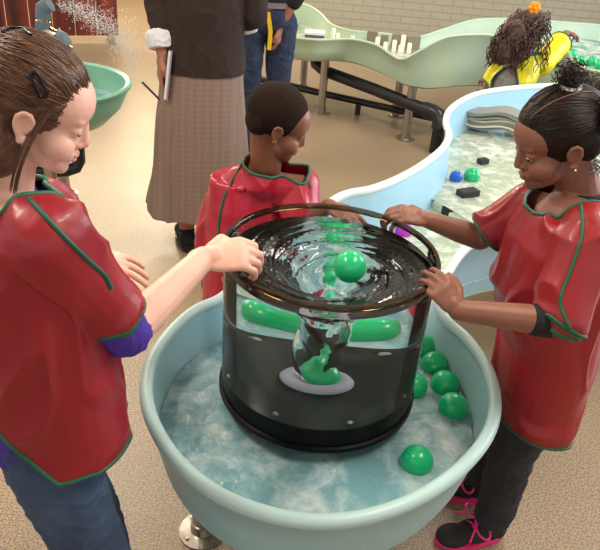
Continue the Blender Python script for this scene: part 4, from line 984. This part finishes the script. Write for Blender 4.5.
# ---------- adult in jeans beside her
def jeans_adult():
    X, Y = -.335, 4.25; g = thing('person', 'person in blue jeans and black top standing beside the woman in the skirt', 'person', (X, Y, 0))
    bm = bmesh.new(); chain(bm, [(V((X, Y, 1.42)), .055), (V((X, Y, 1.2)), .11), (V((X, Y, .95)), .11)])
    add_head(bm, V((X, Y+.03, 1.62)), basis((0, 1, 0)), 1.1, V((X, Y, 1.42)))
    sR, eR = V((X+.17, Y, 1.38)), V((X+.21, Y-.04, 1.10)); wR = at(279, 28, 4.2)
    sL, eL, wL = V((X-.17, Y, 1.38)), V((X-.21, Y, 1.1)), V((X-.2, Y+.1, .9))
    chain(bm, [(sR, .05), (eR, .04), (wR, .027)]); chain(bm, [(sL, .05), (eL, .04), (wL, .027)])
    add_hand(bm, wR, V((0, .1, -1)), V((1, -.2, 0)), 1.1, (.6, .6, .6, .6), side=-1); add_hand(bm, wL, V((0, .4, -1)), V((-1, 0, 0)), 1.1, side=1)
    ft = [V((X-.09, Y, 0)), V((X+.09, Y+.08, 0))]
    for f in ft: chain(bm, [(V((f.x, f.y, .85)), .085), (V((f.x, f.y, .48)), .055), (V((f.x, f.y, .07)), .036)])
    link('body', fuse(bm, .007, 4), skin_tan, g)
    bm = bmesh.new(); ell(bm, V((X, Y+.01, 1.65)), (.09, .105, .115)); link('hair', fuse(bm, .006, 3), brown_hair, g)
    bm = bmesh.new(); ell(bm, V((X, Y, .90)), (.165, .115, .12))
    for f in ft: chain(bm, [(V((f.x, f.y, .84)), .10), (V((f.x, f.y, .48)), .075), (V((f.x, f.y, .08)), .065)])
    j = fuse(bm, .006, 4); folds(j, .006, 15, (1, 1, 1), 2); link('jeans', j, dark_denim, g)
    bm = bmesh.new(); loft(bm, [(V((X, Y, .985)), .165, .125), (V((X, Y, 1.2)), .17, .13), (V((X, Y, 1.38)), .17, .11), (V((X, Y, 1.46)), .07, .06)], V((1, 0, 0)), V((0, 1, 0))); chain(bm, [(sR, .065), (eR, .055), (eR*.6+wR*.4, .052)]); chain(bm, [(sL, .065), (eL, .055)])
    link('top', fuse(bm, .006, 4), black_cotton, g)
    bm = bmesh.new(); lathe(bm, [(.150, .955), (.168, .955), (.168, .99), (.150, .99)], (0, 0), 32, True)
    for v in bm.verts: v.co.y = v.co.y*.72+Y; v.co.x += X
    link('belt', bm, mat('grey_belt', (120, 110, 108), .6), g)
    a = at(268, 12, 4.10); b_ = at(269, 50, 4.10)
    bm = bmesh.new(); rings(bm, [[V((p.x-.012, p.y, p.z)), V((p.x+.012, p.y, p.z)), V((p.x+.012, p.y+.004, p.z)), V((p.x-.012, p.y+.004, p.z))] for p in (a, a*.5+b_*.5+V((.012, 0, 0)), b_)]); link('lanyard', bm, mat('yellow_strap', (226, 190, 30), .6), g, False)
    for f in ft: legs_shoe(g, f, basis((.1, 1, 0)), 1.15, black_cotton, black_plastic)
jeans_adult()

# ---------- girl in yellow at the far table
def yellow_girl():
    Y = 4.42; hc = at(528, 30, 4.45); X = at(525, 60, Y).x; X = 1.17
    g = thing('person', 'girl with long dark curls in yellow smock leaning on the far table, seen from behind', 'person', (X, Y, 0))
    HB = basis(V((.25, .9, -.35))); nk = V((hc.x+.0, 4.42, hc.z-.13))
    sR = nk+V((.13, .0, -.06)); eR = at(562, 40, 4.60); wR = at(566, 33, 4.75); sL = nk+V((-.12, 0, -.07)); eL = sL+V((-.05, .02, -.17)); wL = eL+V((.02, .16, .0))
    bm = bmesh.new(); add_head(bm, hc, HB, .98, nk)
    hip = V((X+.02, Y-.08, .50)); chain(bm, [(nk, .045), (nk*.5+hip*.5, .085), (hip, .09)])
    chain(bm, [(sR, .04), (eR, .03), (wR, .02)]); chain(bm, [(sL, .04), (eL, .03), (wL, .02)]); add_hand(bm, wR, V((.8, .5, -.1)), V((0, 0, 1)), .9, side=-1); add_hand(bm, wL, V((.1, .9, 0)), V((0, 0, 1)), .9, side=1)
    ft = [V((hip.x-.07, hip.y, 0)), V((hip.x+.08, hip.y+.03, 0))]
    for f in ft: chain(bm, [(V((f.x, f.y, .48)), .065), (V((f.x, f.y, .28)), .045), (V((f.x, f.y, .07)), .032)])
    link('body', fuse(bm, .005, 4), skin_brown, g)
    # grey shirt and yellow smock open at the back
    bm = bmesh.new(); loft(bm, [(hip-V((0, 0, .05)), .12, .10), (nk*.5+hip*.5, .115, .095), (nk-V((0, 0, .06)), .11, .075), (nk, .05, .05)], V((1, 0, 0)), V((0, 1, 0))); gsh = fuse(bm, .005, 4); folds(gsh, .006, 16, (1, 1, .8), 3); link('shirt', gsh, grey_cotton, g)
    bm = bmesh.new(); loft(bm, [(hip-V((0, 0, .10)), .15, .13), (nk*.5+hip*.5, .14, .125), (nk-V((0, 0, .06)), .13, .10), (nk+V((0, 0, .02)), .06, .06)], V((1, 0, 0)), V((0, 1, 0)))
    se = sR*.2+eR*.8; d = (eR-sR).normalized(); chain(bm, [(sR, .07), (se, .072), (se+d*.06, .07)]); se2 = sL*.3+eL*.7; d2 = (eL-sL).normalized(); chain(bm, [(sL, .06), (se2, .065), (se2+d2*.06, .065)])
    b1 = se+d*.03; b2 = se2+d2*.01; mid = nk*.4+hip*.6
    gg = fuse(bm, .005, 6); folds(gg, .006, 12, (1, 1, .6), 7)
    # back opening: wedge taken out
    dl = [f for f in gg.faces if f.calc_center_median().y < mid.y-.03 and abs(f.calc_center_median().x-(X-.01)+.10*(f.calc_center_median().z-.62)) < .055+.16*max(0, (nk.z-.05-f.calc_center_median().z)) and f.calc_center_median().z < nk.z-.03]
    bmesh.ops.delete(gg, geom=dl, context='FACES')
    loops = cut(gg, [(V((0, 0, .42)), (0, 0, -1), lambda c: c.z < .5), (b1, d, lambda c: (c-b1).length < .11), (b2, d2, lambda c: (c-b2).length < .1 and c.x < b2.x+.06), (nk, V((0, 0, 1)), lambda c: (c-nk).length < .1)])
    o = solid(link('smock', gg, yellow_vinyl, g)); t = bmesh.new()
    for lp in loops: trim(t, lp, .006, 3, 14)
    link('binding', t, green_vinyl, o)
    bm = bmesh.new()
    ell(bm, hip, (.12, .10, .10))
    for f in ft: chain(bm, [(V((f.x, f.y, .48)), .08), (V((f.x, f.y, .09)), .055)])
    link('trousers', fuse(bm, .006, 3), black_denim, g)
    for f in ft: legs_shoe(g, f, basis((.1, 1, 0)), .9, black_cotton, white_cotton)
    # curls
    random.seed(5)
    bm = bmesh.new(); ho = hc+V((0, -.01, .02)); ell(bm, ho, (.10, .105, .10)); p1 = at(514, 36, 4.30); p2 = at(503, 52, 4.27)
    ell(bm, p1, (.09, .07, .10)); ell(bm, p2, (.075, .05, .075)); hb = fuse(bm, .006, 3); folds(hb, .007, 30, (1, 1, .6), 3); hair = link('hair', hb, curl_hair, g)
    bm = bmesh.new()
    for k in range(230):
        a = random.uniform(0, 2*PI); st = ho+V((.10*math.cos(a), -.02+.09*math.sin(a), .05*random.random()+.05))
        if st.y > ho.y+.06: st.y = ho.y
        u = random.uniform(-1, 1); en = p2+V((u*.10, random.uniform(-.05, .01), random.uniform(-.10, .03))) if random.random() < .85 else V((st.x+.04, st.y-.05, hc.z-.22))
        mid_ = (st+en)/2+V((u*.07, -.08-.02*random.random(), .05)); ph = random.random()*6; P = []
        for i in range(26):
            t_ = i/25; q = st*(1-t_)**2+mid_*2*t_*(1-t_)+en*t_*t_; P.append(q+V((math.cos(ph+t_*26), math.sin(ph+t_*26)*.8, 0))*(.011*min(1, t_*3)))
        tube(bm, P, [.003]*25+[.001], 4)
    link('ringlets', bm, curl_hair, hair)['kind'] = 'stuff'
    bm = bmesh.new(); q = at(534, 8, 4.36)
    for k in range(6): a = k*PI/3; ell(bm, q+V((.022*math.cos(a), -.01, .022*math.sin(a))), (.017, .009, .017))
    ell(bm, q+V((0, -.02, 0)), (.01, .008, .01)); link('hair_flower', bm, mat('orange_fabric', (240, 150, 20), .6), hair)
yellow_girl()

# ------------------------------------------------------------------ light
w = bpy.data.worlds.new('world'); S.world = w; w.use_nodes = True; bg = w.node_tree.nodes['Background']; bg.inputs[1].default_value = 1.0
_n = w.node_tree.nodes.new; _l = w.node_tree.links.new
tc = _n('ShaderNodeTexCoord'); sp = _n('ShaderNodeSeparateXYZ'); _l(tc.outputs['Generated'], sp.inputs[0])
wr_ = _n('ShaderNodeValToRGB'); _l(sp.outputs['Z'], wr_.inputs[0]); el = wr_.color_ramp.elements
el[0].position = 0; el[0].color = (.62, .58, .52, 1); el[1].position = .95; el[1].color = (.20, .14, .09, 1)
e_ = el.new(.22); e_.color = (1.15, 1.12, 1.08, 1); e_ = el.new(.5); e_.color = (.82, .70, .54, 1); e_ = el.new(.72); e_.color = (.30, .22, .15, 1)
_l(wr_.outputs[0], bg.inputs[0])
def area_light(name, loc, target, size, power, col):
    d = bpy.data.lights.new(name, 'AREA'); d.shape = 'RECTANGLE'; d.size, d.size_y = size; d.energy = power; d.color = col
    o = bpy.data.objects.new(name, d); C.objects.link(o); o.location = V(loc); o.rotation_euler = (V(target)-V(loc)).to_track_quat('-Z', 'Y').to_euler(); return o
for x, y, pw in ((-1.4, 1.2, 52), (1.2, 1.2, 52), (-1.4, 4.2, 55), (1.2, 4.2, 45), (-1.4, 7.4, 60)):
    area_light('ceiling_lamp', (x, y, 3.1), (x, y, 0), (.3, 1.3), pw, (1, .90, .76))
area_light('daylight_window', (4.6, 4.0, 2.2), (0, 3.0, .6), (3.5, 2.2), 185, (.80, .90, 1))
area_light('far_hall_light', (-3.5, 9.5, 2.8), (-1.5, 4, 0), (3, 1.5), 240, (1, .80, .54))
S.view_settings.view_transform = 'Standard'; S.view_settings.look = 'None'; S.view_settings.gamma = 1; S.view_settings.use_curve_mapping = False
S.view_settings.exposure = 0
S.cycles.max_bounces = 14; S.cycles.transmission_bounces = 12; S.cycles.transparent_max_bounces = 16; S.cycles.glossy_bounces = 5; S.cycles.diffuse_bounces = 3
S.cycles.sample_clamp_indirect = 6; S.cycles.use_denoising = True
